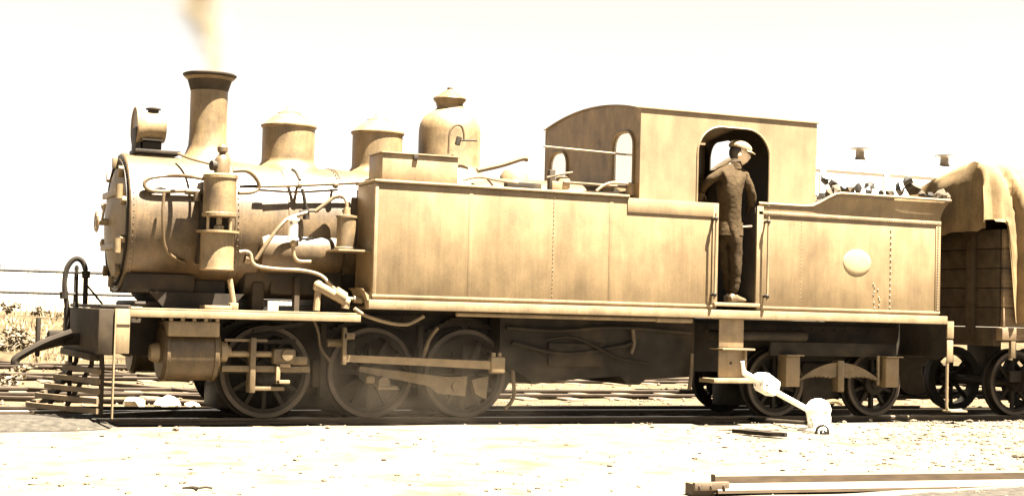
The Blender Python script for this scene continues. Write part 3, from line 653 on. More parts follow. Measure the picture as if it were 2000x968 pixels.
# rear beam, step and couplings
bm = nb(); box(bm, 7.055, 7.16, -1.2, 1.2, .72, 1.13, .008); rbm = part('rear_beam', bm, 'black')
bm = nb(); box(bm, 7.06, 7.155, -1.222, -1.202, .94, 1.14, .004); box(bm, 7.06, 7.15, -1.222, -1.202, .66, .92, .01); part('step_plate', bm, 'rim', rbm)
bm = nb(); tube(bm, [(7.08, -1.2, .68), (7.08, -1.2, .25), (7.085, -1.2, .13), (7.14, -1.2, .10), (7.30, -1.2, .105)], .018, 8); box(bm, 7.08, 7.32, -1.28, -1.12, .085, .105, .004); part('shunter_step', bm, 'rim', rbm)
bm = nb(); cyl(bm, (7.16, 0, .8), (7.75, 0, .8), .06, seg=12); box(bm, 7.3, 7.6, -.14, .14, .68, .92, .03); part('coupling_hook', bm, 'black', rbm)
pip([(7.1, -.5, .9), (7.3, -.5, .75), (7.5, -.5, .7), (7.7, -.5, .85)], .03, 'hose', name='brake_hose')

# air pump on the side of the smokebox
PX, PY = -1.49, -.95
bm = nb(); lathe(bm, [(.02, 1.945), (.155, 1.945), (.165, 1.955), (.165, 1.985), (.158, 1.99), (.158, 2.315), (.168, 2.32), (.168, 2.35), (.155, 2.36), (.06, 2.365)], (PX, PY, 0), seg=36)
pump = part('air_pump', bm, 'boiler')
bm = nb(); lathe(bm, [(.02, 1.435), (.155, 1.435), (.165, 1.445), (.16, 1.465), (.16, 1.79), (.205, 1.795), (.205, 1.815), (.1, 1.822)], (PX-.01, PY, 0), seg=36); part('pump_cylinder', bm, 'boiler', pump)
bm = nb(); lathe(bm, [(.075, 2.36), (.075, 2.50), (.055, 2.53), (.04, 2.545), (.028, 2.56), (.05, 2.58), (.052, 2.62), (.03, 2.645), (.005, 2.65)], (PX+.01, PY, 0), seg=22); part('pump_valve', bm, 'pipe', pump)
bm = nb(); cyl(bm, (PX-.10, PY-.02, 2.44), (PX-.02, PY, 2.44), .05, seg=14); part('valve_chest', bm, 'black', pump)
bm = nb(); cyl(bm, (PX, PY, 1.81), (PX, PY, 1.95), .028, seg=12); lathe(bm, [(.05, 1.82), (.05, 1.86), (.03, 1.875)], (PX, PY, 0), seg=14)
for a in (.5, 2.2, 3.6, 5.4): cyl(bm, (PX+.135*math.cos(a), PY+.135*math.sin(a), 1.81), (PX+.135*math.cos(a), PY+.135*math.sin(a), 1.95), .014, seg=8)
part('pump_rod', bm, 'steel', pump)
bm = nb(); box(bm, PX-.14, PX+.14, -.84, -.55, 1.5, 2.3, .02); part('pump_bracket', bm, 'black', pump)
YP = -.66
pip([at(402, 350, -.92), at(372, 345, -.88), at(335, 343, YP), at(300, 346, YP), at(285, 353, YP), at(282, 362, YP), at(292, 371, YP), at(315, 374, YP), at(355, 373, YP), at(385, 374, YP)], .02)
pip([at(320, 376, -.76), at(318, 420, -.76), at(320, 470, -.72), at(328, 492, -.68), at(345, 506, -.62), at(360, 512, -.58)], .015)
bm = nb(); c = at(386, 375, -.78); cyl(bm, c, c+Vector((.0, 0, -.09)), .04, seg=14); cyl(bm, c+Vector((-.12, 0, 0)), c+Vector((.06, 0, .0)), .03, seg=12); part('pipe_valve', bm, 'pipe')
pip([at(455, 334, -.98), at(478, 333, -.98), at(492, 340, -.96), at(502, 352, -.93), at(506, 362, -.92), at(502, 371, -.92), at(488, 376, -.95), at(466, 377, -.98)], .02)
pip([at(468, 364, -.90), at(502, 364, -.90)], .018, 'black')
pip([at(348, 300, -.35), at(372, 310, -.55), at(405, 319, -.85), at(418, 322, -.92)], .013, 'pipe', name='handrail')
# handrail and long pipes along the boiler
pip([at(504, 364, -.70), at(600, 361, -.68), at(700, 356, -.68), at(722, 352, -.75)], .020, 'rim', name='handrail')
pip([at(505, 371, -.68), at(580, 375, -.66), at(660, 371, -.66)], .013, 'pipe')
for px in (585, 655):
    bm = nb(); bmesh.ops.create_icosphere(bm, subdivisions=2, radius=.035, matrix=Matrix.Translation(at(px, 362, -.68))); cyl(bm, at(px, 362, -.68), at(px-4, 362, -.52), .016, seg=8); part('rail_knob', bm, 'pipe')
pip([at(571, 331, -.55), at(578, 336, -.62), at(586, 352, -.70)], .016, 'black')
pip([at(590, 368, -.75), at(594, 385, -.75), at(597, 405, -.74)], .018, 'black')
bm = nb(); cyl(bm, at(597, 405, -.72), at(598, 428, -.72), .035, seg=12); cyl(bm, at(585, 412, -.75), at(622, 412, -.75), .012, seg=8); part('check_valve', bm, 'black')
pip([at(615, 413, -.75), at(640, 395, -.75), at(652, 386, -.75), at(668, 384, -.78), at(676, 392, -.82), at(678, 412, -.85)], .02)
# air reservoir slung under the boiler
bm = nb(); lathe(bm, [(.02, -.06), (.12, -.045), (.2, 0), (.215, .05), (.215, .78), (.2, .83), (.1, .86)], (-.98, -.50, 1.66), (1, 0, 0), 36); part('air_reservoir', bm, 'sooty')
bm = nb(); lathe(bm, [(.02, -.05), (.17, -.04), (.24, 0), (.24, 2.0), (.1, 2.05)], (-1.1, -.25, 1.42), (1, 0, 0), 30); box(bm, -.85, -.1, -.5, .5, 1.22, 1.55, .05); part('steam_pipe_casing', bm, 'black')
bm = nb(); tube(bm, [at(500, 507, -.86), at(525, 470, -.86), at(548, 440, -.84), at(566, 425, -.8), at(600, 415, -.78)], .02); part('steam_pipe', bm, 'pipe')
# lubricator with its pipe
bm = nb(); c = at(572, 448, -.88); lathe(bm, [(.02, -.105), (.062, -.10), (.062, -.085), (.05, -.08), (.048, .085), (.062, .09), (.062, .105), (.03, .11), (.03, .13), (.01, .135)], c, seg=22); lub = part('lubricator', bm, 'white')
bm = nb(); bmesh.ops.create_icosphere(bm, subdivisions=2, radius=.036, matrix=Matrix.Translation(at(573, 475, -.88))); tube(bm, [at(573, 466, -.88), at(573, 490, -.88), at(576, 503, -.88), at(585, 510, -.88), at(607, 511, -.88)], .018); part('oil_pipe', bm, 'steel', lub)
# reservoir pot on the shelf
bm = nb(); c = at(676, 455, -.92); c.z = 1.686; lathe(bm, [(.02, 0), (.115, .0), (.115, .02), (.095, .03), (.095, .315), (.105, .32), (.105, .34), (.04, .35), (.03, .42), (.005, .425)], c, seg=28); part('oil_reservoir', bm, 'boiler')
# injector pipes down the side
pip([at(467, 492, -.92), at(480, 491, -.92), at(489, 496, -.92), at(493, 512, -.92), at(505, 520, -.92), at(540, 525, -.92), at(590, 528, -.92), at(625, 537, -.95), at(645, 555, -1.0), at(662, 573, -1.02), at(680, 582, -1.02), at(698, 585, -1.02)], .018, 'rim')
bm = nb(); cyl(bm, at(478, 504, -.88), at(488, 506, -.88), .05, seg=14); part('union', bm, 'pipe')
pip([at(449, 545, -.95), at(452, 565, -.95), at(456, 590, -.95)], .026, 'rim')
bm = nb(); c = at(456, 592, -1.0); box(bm, c.x-.04, c.x+.04, -1.04, -.95, 1.063, 1.13, .008); part('pipe_foot', bm, 'rim')
bm = nb(); c = at(415, 598, -1.0); box(bm, -1.62, -1.36, -1.05, -.8, 1.063, 1.10, .006); part('pump_step', bm, 'rim')
bm = nb(); a = at(622, 556, -1.05); b = at(618, 606, -1.05); tube(bm, [b, a], .034, 8, False); part('injector_bracket', bm, 'rim')
bm = nb(); tube(bm, [at(616, 556, -1.06), at(636, 566, -1.06), at(660, 580, -1.06), at(680, 592, -1.06)], .05, 12, False, radii=(.05, .045)); cyl(bm, at(654, 570, -1.06), at(672, 582, -1.06), .062, seg=14); bmesh.ops.create_icosphere(bm, subdivisions=2, radius=.05, matrix=Matrix.Translation(at(622, 557, -1.06))); cyl(bm, at(676, 588, -1.06), at(674, 602, -1.06), .04, seg=12); part('injector', bm, 'rim')
bm = nb(); cyl(bm, at(690, 584, -1.03), at(706, 586, -1.03), .035, seg=12); part('union', bm, 'rim')
pip([at(692, 602, -1.14), at(712, 615, -1.14), at(740, 625, -1.14), at(770, 632, -1.14), at(795, 633, -1.14), at(812, 626, -1.14), at(828, 617, -1.14)], .018, 'rim')
# posts between boiler and running board
bm = nb(); box(bm, -.62, -.57, -.6, -.5, 1.06, 1.4); part('boiler_stay', bm, 'black')
bm = nb(); box(bm, -.32, -.12, -.58, .58, 1.05, 1.5, .03); part('boiler_support', bm, 'black')
bm = nb(); box(bm, -1.03, -.9, -.5, .5, 1.05, 1.35, .03); part('boiler_support', bm, 'black')

# ------------------------------------------------------------------ coal in the bunker
bm = nb()
n = 26; gg = []
for i in range(n+1):
    row = []
    for j in range(11):
        x = 5.22+1.72*i/n; y = -1.12+2.24*j/10; e = max(0, 1-abs(y/1.12)**3)
        row.append(bm.verts.new((x, y, 2.38+.2*e*(1 if x > 5.3 else .9)+.07*noise.noise(Vector((x*5, y*5, 1))))))
    gg.append(row)
for i in range(n):
    for j in range(10): bm.faces.new((gg[i][j], gg[i+1][j], gg[i+1][j+1], gg[i][j+1]))
pc = obj('coal_heap', bm, 'stone', kind='stuff', label='low heap of small coal filling the bunker of the locomotive', category='coal'); 
RC = [rock_mesh('coal_lump', 'coal', k, 1, .85) for k in range(5)]
RP = [rock_mesh('coal_lump', 'stone', k+20, 1, .85) for k in range(3)]
spots = [(1612, 350, -.55, .085, 0), (1628, 358, -.5, .06, 0), (1607, 383, -.75, .08, 0), (1618, 376, -.8, .06, 1), (1632, 371, -.8, .06, 1), (1648, 366, -.7, .07, 0), (1660, 372, -.8, .06, 1), (1676, 366, -.6, .075, 0), (1697, 360, -.7, .06, 0),
         (1698, 372, -.85, .05, 0), (1758, 367, -.5, .085, 0), (1771, 352, -.4, .075, 0), (1785, 366, -.4, .10, 1), (1800, 378, -.8, .07, 1), (1838, 380, -.9, .07, 1), (1850, 383, -.9, .055, 1), (1818, 380, -.7, .05, 0), (1738, 374, -.8, .05, 1), (1720, 374, -.8, .05, 0)]
lab = ['big black coal lump beside the cab rear, highest there', 'small dark coal lump touching the big lump behind the cab', 'black coal lump wedged against the cab rear at the ramp', 'small pale coal lump just above the bunker ramp by the cab', 'pale coal lump lying at the top of the bunker ramp', 'dark coal lump behind the pale ones near the ramp top', 'pale coal lump above the start of the flared edge', 'dark rounded coal lump a third of the way along the bunker', 'pointed dark coal lump in the middle of the bunker edge', 'small black coal lump under the pointed one mid bunker', 'large dark coal lump under the highest lump by the tarpaulin', 'highest dark coal lump standing up near the tarpaulin', 'large pale coal lump right of the highest dark lump', 'flat pale coal lump beside the large pale one', 'pale coal lump near the rear end of the flared edge', 'last pale coal lump at the rear tip of the bunker edge', 'small dark coal lump before the last pale lumps', 'small pale coal lump left of the large dark pair', 'small dark coal lump right of the pointed one mid bunker']
for (px, py, Y, r, k), lb in zip(spots, lab):
    o = bpy.data.objects.new('coal_lump', random.choice(RP if k else RC)); COL.objects.link(o); o.location = at(px, py, Y)-Vector((0, 0, .012)); r *= random.uniform(.85, 1.25); o.scale = (r, r*random.uniform(.7, 1.1), r*random.uniform(.7, 1.1)); o.rotation_euler = (random.random()*3, random.random()*3, random.random()*6)
    o['label'] = lb; o['category'] = 'coal'; o['group'] = 'coal lumps in the bunker'
bm = nb()
for k in range(160):
    x = random.uniform(5.25, 6.9); y = random.uniform(-1.1, 1.0); r = random.uniform(.03, .065)
    mt = Matrix.Translation((x, y, 2.40+.16*(1-abs(y/1.12)**3)+random.uniform(-.02, .03))) @ Matrix.Rotation(random.random()*6, 4, Vector((random.random(), random.random(), .5)).normalized()) @ Matrix.Diagonal((r, r*.8, r*.7, 1))
    bmesh.ops.create_icosphere(bm, subdivisions=1, radius=1, matrix=mt)
small = obj('small_coal', bm, 'stone', angle=10, kind='stuff', label='loose scatter of small coal along the top of the bunker', category='coal')

# ------------------------------------------------------------------ the man in the doorway
def man():
    V = []; E = []; RD = []
    def v(p, r, par=None):
        V.append(Vector(p)); RD.append(r if isinstance(r, tuple) else (r, r))
        if par is not None: E.append((par, len(V)-1))
        return len(V)-1
    Y = -1.10
    pel = v(at(1426, 452, Y), (.155, .13))
    wst = v(at(1424, 415, Y), (.155, .125), pel)
    chs = v(at(1424, 370, Y), (.185, .135), wst)
    sh = v(at(1429, 338, Y), (.15, .11), chs)
    nk = v(at(1436, 320, Y-.01), (.062, .062), sh)
    hd = v(at(1441, 305, Y-.02), (.06, .06), nk)
    # left arm reaches back to the rail inside the door
    a = v(at(1408, 338, Y+.03), .072, sh); b = v(at(1393, 346, Y+.04), .064, a); c = v(at(1380, 356, Y+.06), .056, b); d = v(at(1374, 366, Y+.14), .046, c); e = v(at(1372, 377, Y+.22), .034, d)
    # right arm hangs and comes forward to the door bar
    a2 = v(at(1450, 341, Y-.03), .07, sh); b2 = v(at(1461, 362, Y-.05), .064, a2); c2 = v(at(1469, 388, Y-.03), .057, b2); d2 = v(at(1465, 408, Y+.07), .046, c2); e2 = v(at(1461, 424, Y+.15), .034, d2)
    # legs
    l1 = v(at(1418, 470, Y+.04), .098, pel); l2 = v(at(1419, 515, Y+.05), .078, l1); l3 = v(at(1423, 550, Y+.07), .062, l2); l4 = v(at(1424, 573, Y+.08), .055, l3)
    r1 = v(at(1434, 470, Y-.05), .098, pel); r2 = v(at(1437, 515, Y-.06), .076, r1); r3 = v(at(1435, 550, Y-.05), .060, r2); r4 = v(at(1433, 571, Y-.05), .054, r3)
    me = bpy.data.meshes.new('skeleton'); me.from_pydata(V, E, []); o = bpy.data.objects.new('tmp', me); COL.objects.link(o)
    md = o.modifiers.new('skin', 'SKIN'); md.use_smooth_shade = True
    for i, s in enumerate(me.skin_vertices[0].data): s.radius = RD[i]; s.use_root = (i == 0)
    sb2 = o.modifiers.new('sub', 'SUBSURF'); sb2.levels = 2; sb2.render_levels = 2
    dg = bpy.context.evaluated_depsgraph_get(); ev = o.evaluated_get(dg); body = bpy.data.meshes.new_from_object(ev)
    bm = nb(); bm.from_mesh(body); bpy.data.objects.remove(o)
    # cloth creases
    for q in bm.verts:
        q.co += q.normal*(.012*noise.noise(q.co*11)+.008*noise.noise(Vector((q.co.x*9, q.co.y*9, q.co.z*26))))
    for f in bm.faces:
        f.material_index = 0; f.smooth = True
    hips = V[pel].z-.045; nz = V[nk].z-.005; hand_z = V[e2]; hand_l = V[e]
    for f in bm.faces:
        c_ = f.calc_center_median()
        if c_.z < hips: f.material_index = 1
        if c_.z > nz: f.material_index = 2
        if (c_-hand_z).length < .05 or (c_-hand_l).length < .05: f.material_index = 3
    # head: a shaped sphere turned to look along +X
    H = at(1444, 301, Y-.02)
    hb = nb(); bmesh.ops.create_uvsphere(hb, u_segments=28, v_segments=20, radius=1)
    for q in hb.verts:
        x, y, z = q.co
        X = x*.098; Yy = y*.076; Z = z*.118
        if z < 0: X *= 1-.10*(-z); Yy *= 1-.28*(-z)
        if x > 0 and z < -.3: X += .018*(-z)*x
        if x < -.2 and z < -.1: X += .03*(-z)
        q.co = (X, Yy, Z)
        if x > .75:
            k = max(0, 1-abs(y)*4.5)
            if -.32 < z < .12: q.co.x += .026*k*(1-abs((z+.18)/.3)*.8)      # nose
            if -.62 < z < -.42: q.co.x += .008*k                           # lips
            if .05 < z < .22 and abs(abs(y)-.35) < .2: q.co.x -= .009       # eye sockets
    rotm = Matrix.Translation(H) @ Matrix.Rotation(R(-22), 4, 'Z') @ Matrix.Rotation(R(4), 4, 'Y') @ Matrix.Scale(1.1, 4)
    for yy in (-.075, .075):
        bmesh.ops.create_uvsphere(hb, u_segments=12, v_segments=8, radius=1, matrix=Matrix.Translation((-.008, yy, -.012)) @ Matrix.Rotation(R(20), 4, 'Y') @ Matrix.Diagonal((.02, .012, .034, 1)))
    hb.transform(rotm)
    for f in hb.faces: f.material_index = 2; f.smooth = True
    tmp = bpy.data.meshes.new('h'); hb.to_mesh(tmp); bm.from_mesh(tmp); hb.free()
    # hands: palm, four bent fingers and a thumb
    def hand(p, fwd, side, upv):
        h = nb(); fwd = fwd.normalized(); side = side.normalized(); upv = fwd.cross(side).normalized()
        def P(a, b, c): return p+fwd*a+side*b+upv*c
        tube(h, [P(-.02, 0, 0), P(.02, 0, 0), P(.06, 0, .004), P(.085, 0, .002)], .03, 10, True, radii=(.026, .036))
        for i, (b, ln) in enumerate(((-.03, .062), (-.010, .072), (.011, .067), (.030, .05))):
            tube(h, [P(.078, b, 0), P(.078+ln*.45, b, .008), P(.078+ln*.72, b, -.012), P(.078+ln*.7, b, -.035)], .009, 7, True, radii=(.010, .0075))
        tube(h, [P(.02, -.03, -.005), P(.045, -.055, -.015), P(.075, -.058, -.03)], .01, 7, True, radii=(.012, .008))
        bmesh.ops.recalc_face_normals(h, faces=h.faces)
        for f in h.faces: f.material_index = 3; f.smooth = True
        t = bpy.data.meshes.new('hd'); h.to_mesh(t); bm.from_mesh(t); h.free()
    hand(V[e2], Vector((-.1, .5, -1)), Vector((.3, -1, .2)), None)
    hand(V[e], Vector((.05, .6, -.7)), Vector((-1, -.2, 0)), None)
    base = Vector((at(1430, 580, Y).x, Y, 1.278))
    bmesh.ops.translate(bm, verts=bm.verts, vec=-base)
    pm = bpy.data.meshes.new('person'); bm.to_mesh(pm); bm.free()
    M['hand'] = mat('sooty_hands', (.20, .145, .09), .6, var=.2, scale=30)
    for k in ('jacket', 'trousers', 'skin', 'hand'): pm.materials.append(M[k])
    p = bpy.data.objects.new('person', pm); COL.objects.link(p); p.location = base
    p['label'] = 'person in flat cap and dark work clothes standing in the locomotive cab doorway'; p['category'] = 'person'
    # cap, hair, boots, jacket hem and collar are clothing of the same person
    HM = Matrix.Translation((.0, 0, .035)); hm = rotm
    bm = nb(); bmesh.ops.create_uvsphere(bm, u_segments=28, v_segments=14, radius=1)
    bmesh.ops.delete(bm, geom=[q for q in bm.verts if q.co.z < -.12], context='VERTS')
    for q in bm.verts:
        x, y, z = q.co; k = 1.0+.12*math.sin(3.0*max(0, z+.1)); q.co = (x*.112*k+.004, y*.092*k, .052+z*.088+.015*(-x))
    bm.transform(hm); cap = obj('cap', bm, 'cap', p)
    bm = nb(); N_ = 10; rows = []
    for i in range(N_+1):
        a = -R(62)+R(124)*i/N_; rows.append([bm.verts.new((math.cos(a)*rr*.105, math.sin(a)*rr*.088, .043-(rr-1)*.05)) for rr in (.95, 1.2, 1.55-.25*abs(math.sin(a)))])
    for a, b in zip(rows, rows[1:]):
        for k in range(2): bm.faces.new((a[k], a[k+1], b[k+1], b[k]))
    e_ = bmesh.ops.extrude_face_region(bm, geom=bm.faces[:]); bmesh.ops.translate(bm, verts=[g_ for g_ in e_['geom'] if isinstance(g_, bmesh.types.BMVert)], vec=(0, 0, -.007))
    bm.transform(hm); obj('cap_peak', bm, 'cap', cap)
    bm = nb(); bmesh.ops.create_uvsphere(bm, u_segments=20, v_segments=12, radius=1, matrix=Matrix.Translation((-.022, 0, .012)) @ Matrix.Diagonal((.085, .08, .09, 1)))
    bmesh.ops.delete(bm, geom=[q for q in bm.verts if q.co.x > .02 or q.co.z < -.055], context='VERTS'); bm.transform(hm); obj('hair', bm, 'hair', p)
    # eyes
    bm = nb()
    for yy in (-.03, .03): bmesh.ops.create_icosphere(bm, subdivisions=2, radius=.011, matrix=Matrix.Translation((.086, yy, .016)))
    bm.transform(hm); obj('eyes', bm, 'hair', p)
    # jacket skirt
    bm = nb(); c0 = V[pel]; rs = []
    for k, (dz, ra, rb) in enumerate(((.10, .155, .125), (.05, .160, .132), (.0, .163, .136), (-.045, .166, .140), (-.04, .150, .125))):
        ring = []
        for i in range(26):
            a = 2*PI*i/26; wv = 1+.05*math.sin(a*5+1)*(k/3)+.03*noise.noise(Vector((math.cos(a)*2, math.sin(a)*2, dz*8)))
            ring.append(Vector((c0.x-.008+math.cos(a)*ra*wv, c0.y+math.sin(a)*rb*wv, c0.z+dz)))
        rs.append(ring)
    rings(bm, rs, False); obj('jacket', bm, 'jacket', p)
    bm = nb(); c1 = V[nk]; lathe(bm, [(.088, -.06), (.080, -.02), (.072, .022), (.064, .02)], c1+Vector((-.006, 0, 0)), (-.12, 0, 1), 22); obj('collar', bm, 'jacket', p)
    for (ax, ay, tx, ty) in ((1433, Y-.05, 1454, Y+.02), (1424, Y+.08, 1440, Y+.18)):
        A = Vector((at(ax, 575, ay).x, ay, 1.278)); B = Vector((at(tx, 580, ty).x, ty, 1.278)); d = (B-A).normalized(); sd_ = Vector((-d.y, d.x, 0))
        bm = nb(); rs = []
        for t, wd, hh in ((-.07, .028, .07), (-.05, .038, .10), (.0, .042, .115), (.06, .043, .085), (.12, .048, .068), (.17, .046, .058), (.205, .03, .04)):
            rs.append([A+d*t+sd_*(wd*math.cos(a))+Vector((0, 0, max(0.0, hh*.5+hh*.5*math.sin(a)))) for a in [2*PI*i/14 for i in range(14)]])
        rings(bm, rs); obj('boot', bm, 'boot', p)
    return p
man()

# ------------------------------------------------------------------ points lever
lb_ = atz(1605, 850, -.1); LY = -1.75
base = at(1604, 838, LY); base.z = gz(base.x, LY)
lv = thing('points_lever', 'white painted weighted points lever standing beside the rail in front of the trailing wheels', 'points lever', base)
c = at(1598, 800, LY)
bm = nb(); bmesh.ops.create_uvsphere(bm, u_segments=28, v_segments=16, radius=1, matrix=Matrix.Translation(c) @ Matrix.Diagonal((.145, .12, .125, 1)))
for q in bm.verts:
    if q.co.z < c.z-.05: q.co.z -= .05
obj('lever_stand', bm, 'white', lv)
bm = nb(); box(bm, c.x-.09, c.x+.12, LY-.08, LY+.08, base.z-.02, c.z-.05, .02); box(bm, c.x-.16, c.x+.2, LY-.16, LY+.16, base.z-.03, base.z+.03, .012); obj('pedestal', bm, 'white', lv)
bm = nb(); tube(bm, [at(1452, 727, LY), at(1470, 737, LY), at(1515, 765, LY), at(1590, 806, LY)], .03, 10, False); tube(bm, [at(1450, 705, LY), at(1452, 727, LY), at(1458, 731, LY)], .02, 8, False); obj('lever_arm', bm, 'white', lv)
bm = nb(); pts = [at(*q, LY) for q in ((1479, 731), (1492, 726), (1518, 746), (1513, 757), (1505, 774), (1480, 760))]
prism(bm, [(q.x, q.z) for q in pts], LY-.09, LY+.09); bmesh.ops.bevel(bm, geom=bm.edges[:], offset=.015, segments=2, affect='EDGES'); wt = obj('counterweight', bm, 'white', lv)
bm = nb(); q = at(1498, 751, LY-.09); cyl(bm, q+Vector((0, .0, 0)), q+Vector((0, -.012, 0)), .013, seg=10); obj('set_screw', bm, 'soot', wt)
bm = nb(); q = at(1606, 842, LY-.20); 
lathe(bm, [(.055, -.02), (.075, -.02), (.075, .02), (.055, .02)], q, (.25, 1, .1), 24, True); lathe(bm, [(.02, -.03), (.032, -.03), (.032, .02), (.02, .02)], q+Vector((0, -.01, -.01)), (.25, 1, .1), 16, True); obj('lifting_ring', bm, 'black', lv)
bm = nb(); tube(bm, [at(1612, 785, LY+.1), at(1630, 783, LY+.15), at(1642, 788, LY+.2)], .025, 8); obj('connecting_link', bm, 'rod', lv)
bm = nb(); tube(bm, [(c.x-.05, LY+.1, -.0), (c.x-.12, -.6, -.03)], .022, 8, False); obj('point_rod', bm, 'black', lv)

# dark sliver by the points: shade of a hole, put in as a low black board
a = atz(1430, 836, -.04); b = atz(1535, 846, -.05)
bm = nb(); d = (b-a); L_ = d.length; box(bm, -L_/2, L_/2, -.12, .12, -.04, .002)
bmesh.ops.subdivide_edges(bm, edges=[e for e in bm.edges if abs((e.verts[0].co-e.verts[1].co).x) > .2], cuts=12)
for q in bm.verts: q.co.y *= (.2+.8*((q.co.x/L_)+.5))*max(.25, 1-abs(q.co.x/L_*2)**3); q.co += Vector((0, 0, .006*noise.noise(q.co*9)))
bm.transform(Matrix.Translation((a+b)/2+Vector((0, 0, .0))) @ Matrix.Rotation(math.atan2(d.y, d.x), 4, 'Z'))
pk = obj('plank', bm, 'hose'); pk['label'] = 'dark tapering sliver imitating the shade of a hole beside the points lever'; pk['category'] = 'plank'; rebase(pk, (a+b)/2)

# ------------------------------------------------------------------ rail end lying in the foreground
P0 = Vector((1.22, -5.62, 0)); P1 = Vector((9.0, -6.0, 0))
zr = gz(1.3, -5.6)+.155
def zline(t): return zr-.02-.012*t
bm = nb(); rs = []
FP = [(-.085, -.135), (.085, -.135), (.085, -.115), (.030, -.07), (.036, -.012), (.028, 0), (-.028, 0), (-.036, -.012), (-.032, -.066), (-.085, -.112)]
for i in range(13):
    t = i/12; p = P0.lerp(P1, t); s = Vector((.055, 1, 0)).normalized()
    rs.append([p+s*a+Vector((0, 0, z+zr+.0-.02*t)) for a, z in FP])
rings(bm, rs); fr = obj('rail', bm, 'rail', None, 25); fr.data.materials.append(M['railtop'])
fr['label'] = 'rusty end length of rail lying on the ground in front of the locomotive'; fr['category'] = 'rail'
rebase(fr, (P0.x, P0.y, gz(P0.x, P0.y)))
bm = nb(); box(bm, P0.x-.20, P0.x+.10, P0.y-.075, P0.y-.037, zr-.115, zr-.05, .006); box(bm, P0.x-.20, P0.x-.004, P0.y-.037, P0.y+.07, zr-.16, zr-.06, .006); obj('fishplate', bm, 'rail', fr)
for dx in (-.16, -.06, .05):
    bm = nb(); cyl(bm, (P0.x+dx, P0.y-.095, zr-.08), (P0.x+dx, P0.y-.07, zr-.08), .013, seg=8); obj('bolt', bm, 'rail', fr)

# ------------------------------------------------------------------ tarpaulin wagon behind the bunker
WX0, WX1 = 7.88, 15.5
wg = thing('open_wagon', 'dark wooden open wagon coupled behind the locomotive bunker under a tarpaulin', 'wagon', ((WX0+WX1)/2, 0, 0))
for s in (-1, 1):
    for k in range(5):
        z0 = 1.09+k*.235
        bm = nb(); box(bm, WX0+.03, WX1, *sorted((s*1.2, s*1.15)), z0, z0+.228, .008); obj('plank', bm, 'wood', wg)
for k in range(5):
    z0 = 1.09+k*.235; bm = nb(); box(bm, WX0, WX0+.05, -1.14, 1.14, z0, z0+.228, .008); obj('plank', bm, 'shade_wood', wg)
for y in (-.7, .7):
    bm = nb(); box(bm, WX0-.07, WX0-.002, y-.06, y+.06, .95, 2.26, .01); obj('end_post', bm, 'shade_wood', wg)
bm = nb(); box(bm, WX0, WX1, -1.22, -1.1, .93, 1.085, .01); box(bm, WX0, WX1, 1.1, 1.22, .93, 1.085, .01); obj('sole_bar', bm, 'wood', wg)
bm = nb(); box(bm, WX0-.03, WX0+.08, -1.10, 1.10, .86, 1.085, .01); box(bm, WX0, WX1, -.5, .5, .9, 1.08); obj('headstock', bm, 'shade_wood', wg)
bm = nb(); tube(bm, [(8.05, -1.19, .95), (8.05, -1.19, .78), (8.03, -1.19, .70)], .025, 8); box(bm, 8.02, 8.1, -1.215, -1.17, .72, .93, .006); obj('lamp_iron', bm, 'rod', wg)
for x in (8.62, 9.9, 13.3, 14.6):
    for s in (-1, 1):
        bm = nb(); r = .40; lathe(bm, [(r-.08, 0), (r+.025, 0), (r+.025, .03), (r, .04), (r, .125), (r-.08, .13)], (x, s*.5, r), (0, s, 0), 40, True); whl = obj('wheel', bm, 'wheelpaint', wg)
        bm = nb(); lathe(bm, [(r-.045, .128), (r-.003, .128), (r-.003, .137), (r-.045, .137)], (x, s*.5, r), (0, s, 0), 40, True); obj('tyre', bm, 'tyre', whl)
        bm = nb(); cyl(bm, (x, s*.5, r), (x, s*.68, r), .1, seg=16)
        for k in range(8):
            a = 2*PI*k/8; cyl(bm, (x, s*.57, r), (x+(r-.05)*math.cos(a), s*.57, r+(r-.05)*math.sin(a)), .028, seg=6)
        obj('hub', bm, 'wheelpaint', whl)
    bm = nb(); cyl(bm, (x, -.55, .4), (x, .55, .4), .06, seg=12); obj('axle', bm, 'black', wg)
for s in (-1, 1):
    for x0 in (8.45, 13.1):
        bm = nb(); box(bm, x0-.1, x0+1.7, *sorted((s*.80, s*.84)), .42, .56, .01)
        for x in (x0+.17, x0+1.45): box(bm, x-.09, x+.09, *sorted((s*.93, s*.76)), .30, .56, .01)
        box(bm, x0+.7, x0+.95, *sorted((s*.9, s*.5)), .40, .92, .02); obj('bogie_frame', bm, 'black', wg)
# tarpaulin: ridge, hips, hanging edges with folds
bm = nb()
XE = 7.66
PR = [(-1.25, 2.36), (-1.215, 2.66), (-1.16, 2.88), (-1.06, 3.02), (-.93, 3.075), (-.55, 3.0), (-.2, 2.91), (.25, 2.76), (.8, 2.52), (1.25, 2.32)]
def prof(y):
    for (a, za), (b, zb) in zip(PR, PR[1:]):
        if y <= b: return za+(zb-za)*(y-a)/(b-a)
    return PR[-1][1]
def top(x, y):
    k = min(1, (x-XE)/.6)
    z = prof(y)+.035*noise.noise(Vector((x*1.7, y*2.2, 3)))*k+.015*noise.noise(Vector((x*3.5, y*1.0, 8)))*min(1, abs(y+.5)*2)
    z -= .05*max(0, math.sin((x-XE)*7.5+y*1.4))*min(1, abs(y+.5))*math.exp(-(x-XE)*.7)      # hanging folds
    return z
nx, ny = 150, 44
xs2 = [XE+(WX1+.1-XE)*(i/nx)**1.6 for i in range(nx+1)]; ys2 = [-1.25+2.5*(j/ny)**1.5 for j in range(ny+1)]
G = [[bm.verts.new((x, y, top(x, y))) for y in ys2] for x in xs2]
for i in range(nx):
    for j in range(ny): bm.faces.new((G[i][j], G[i+1][j], G[i+1][j+1], G[i][j+1]))
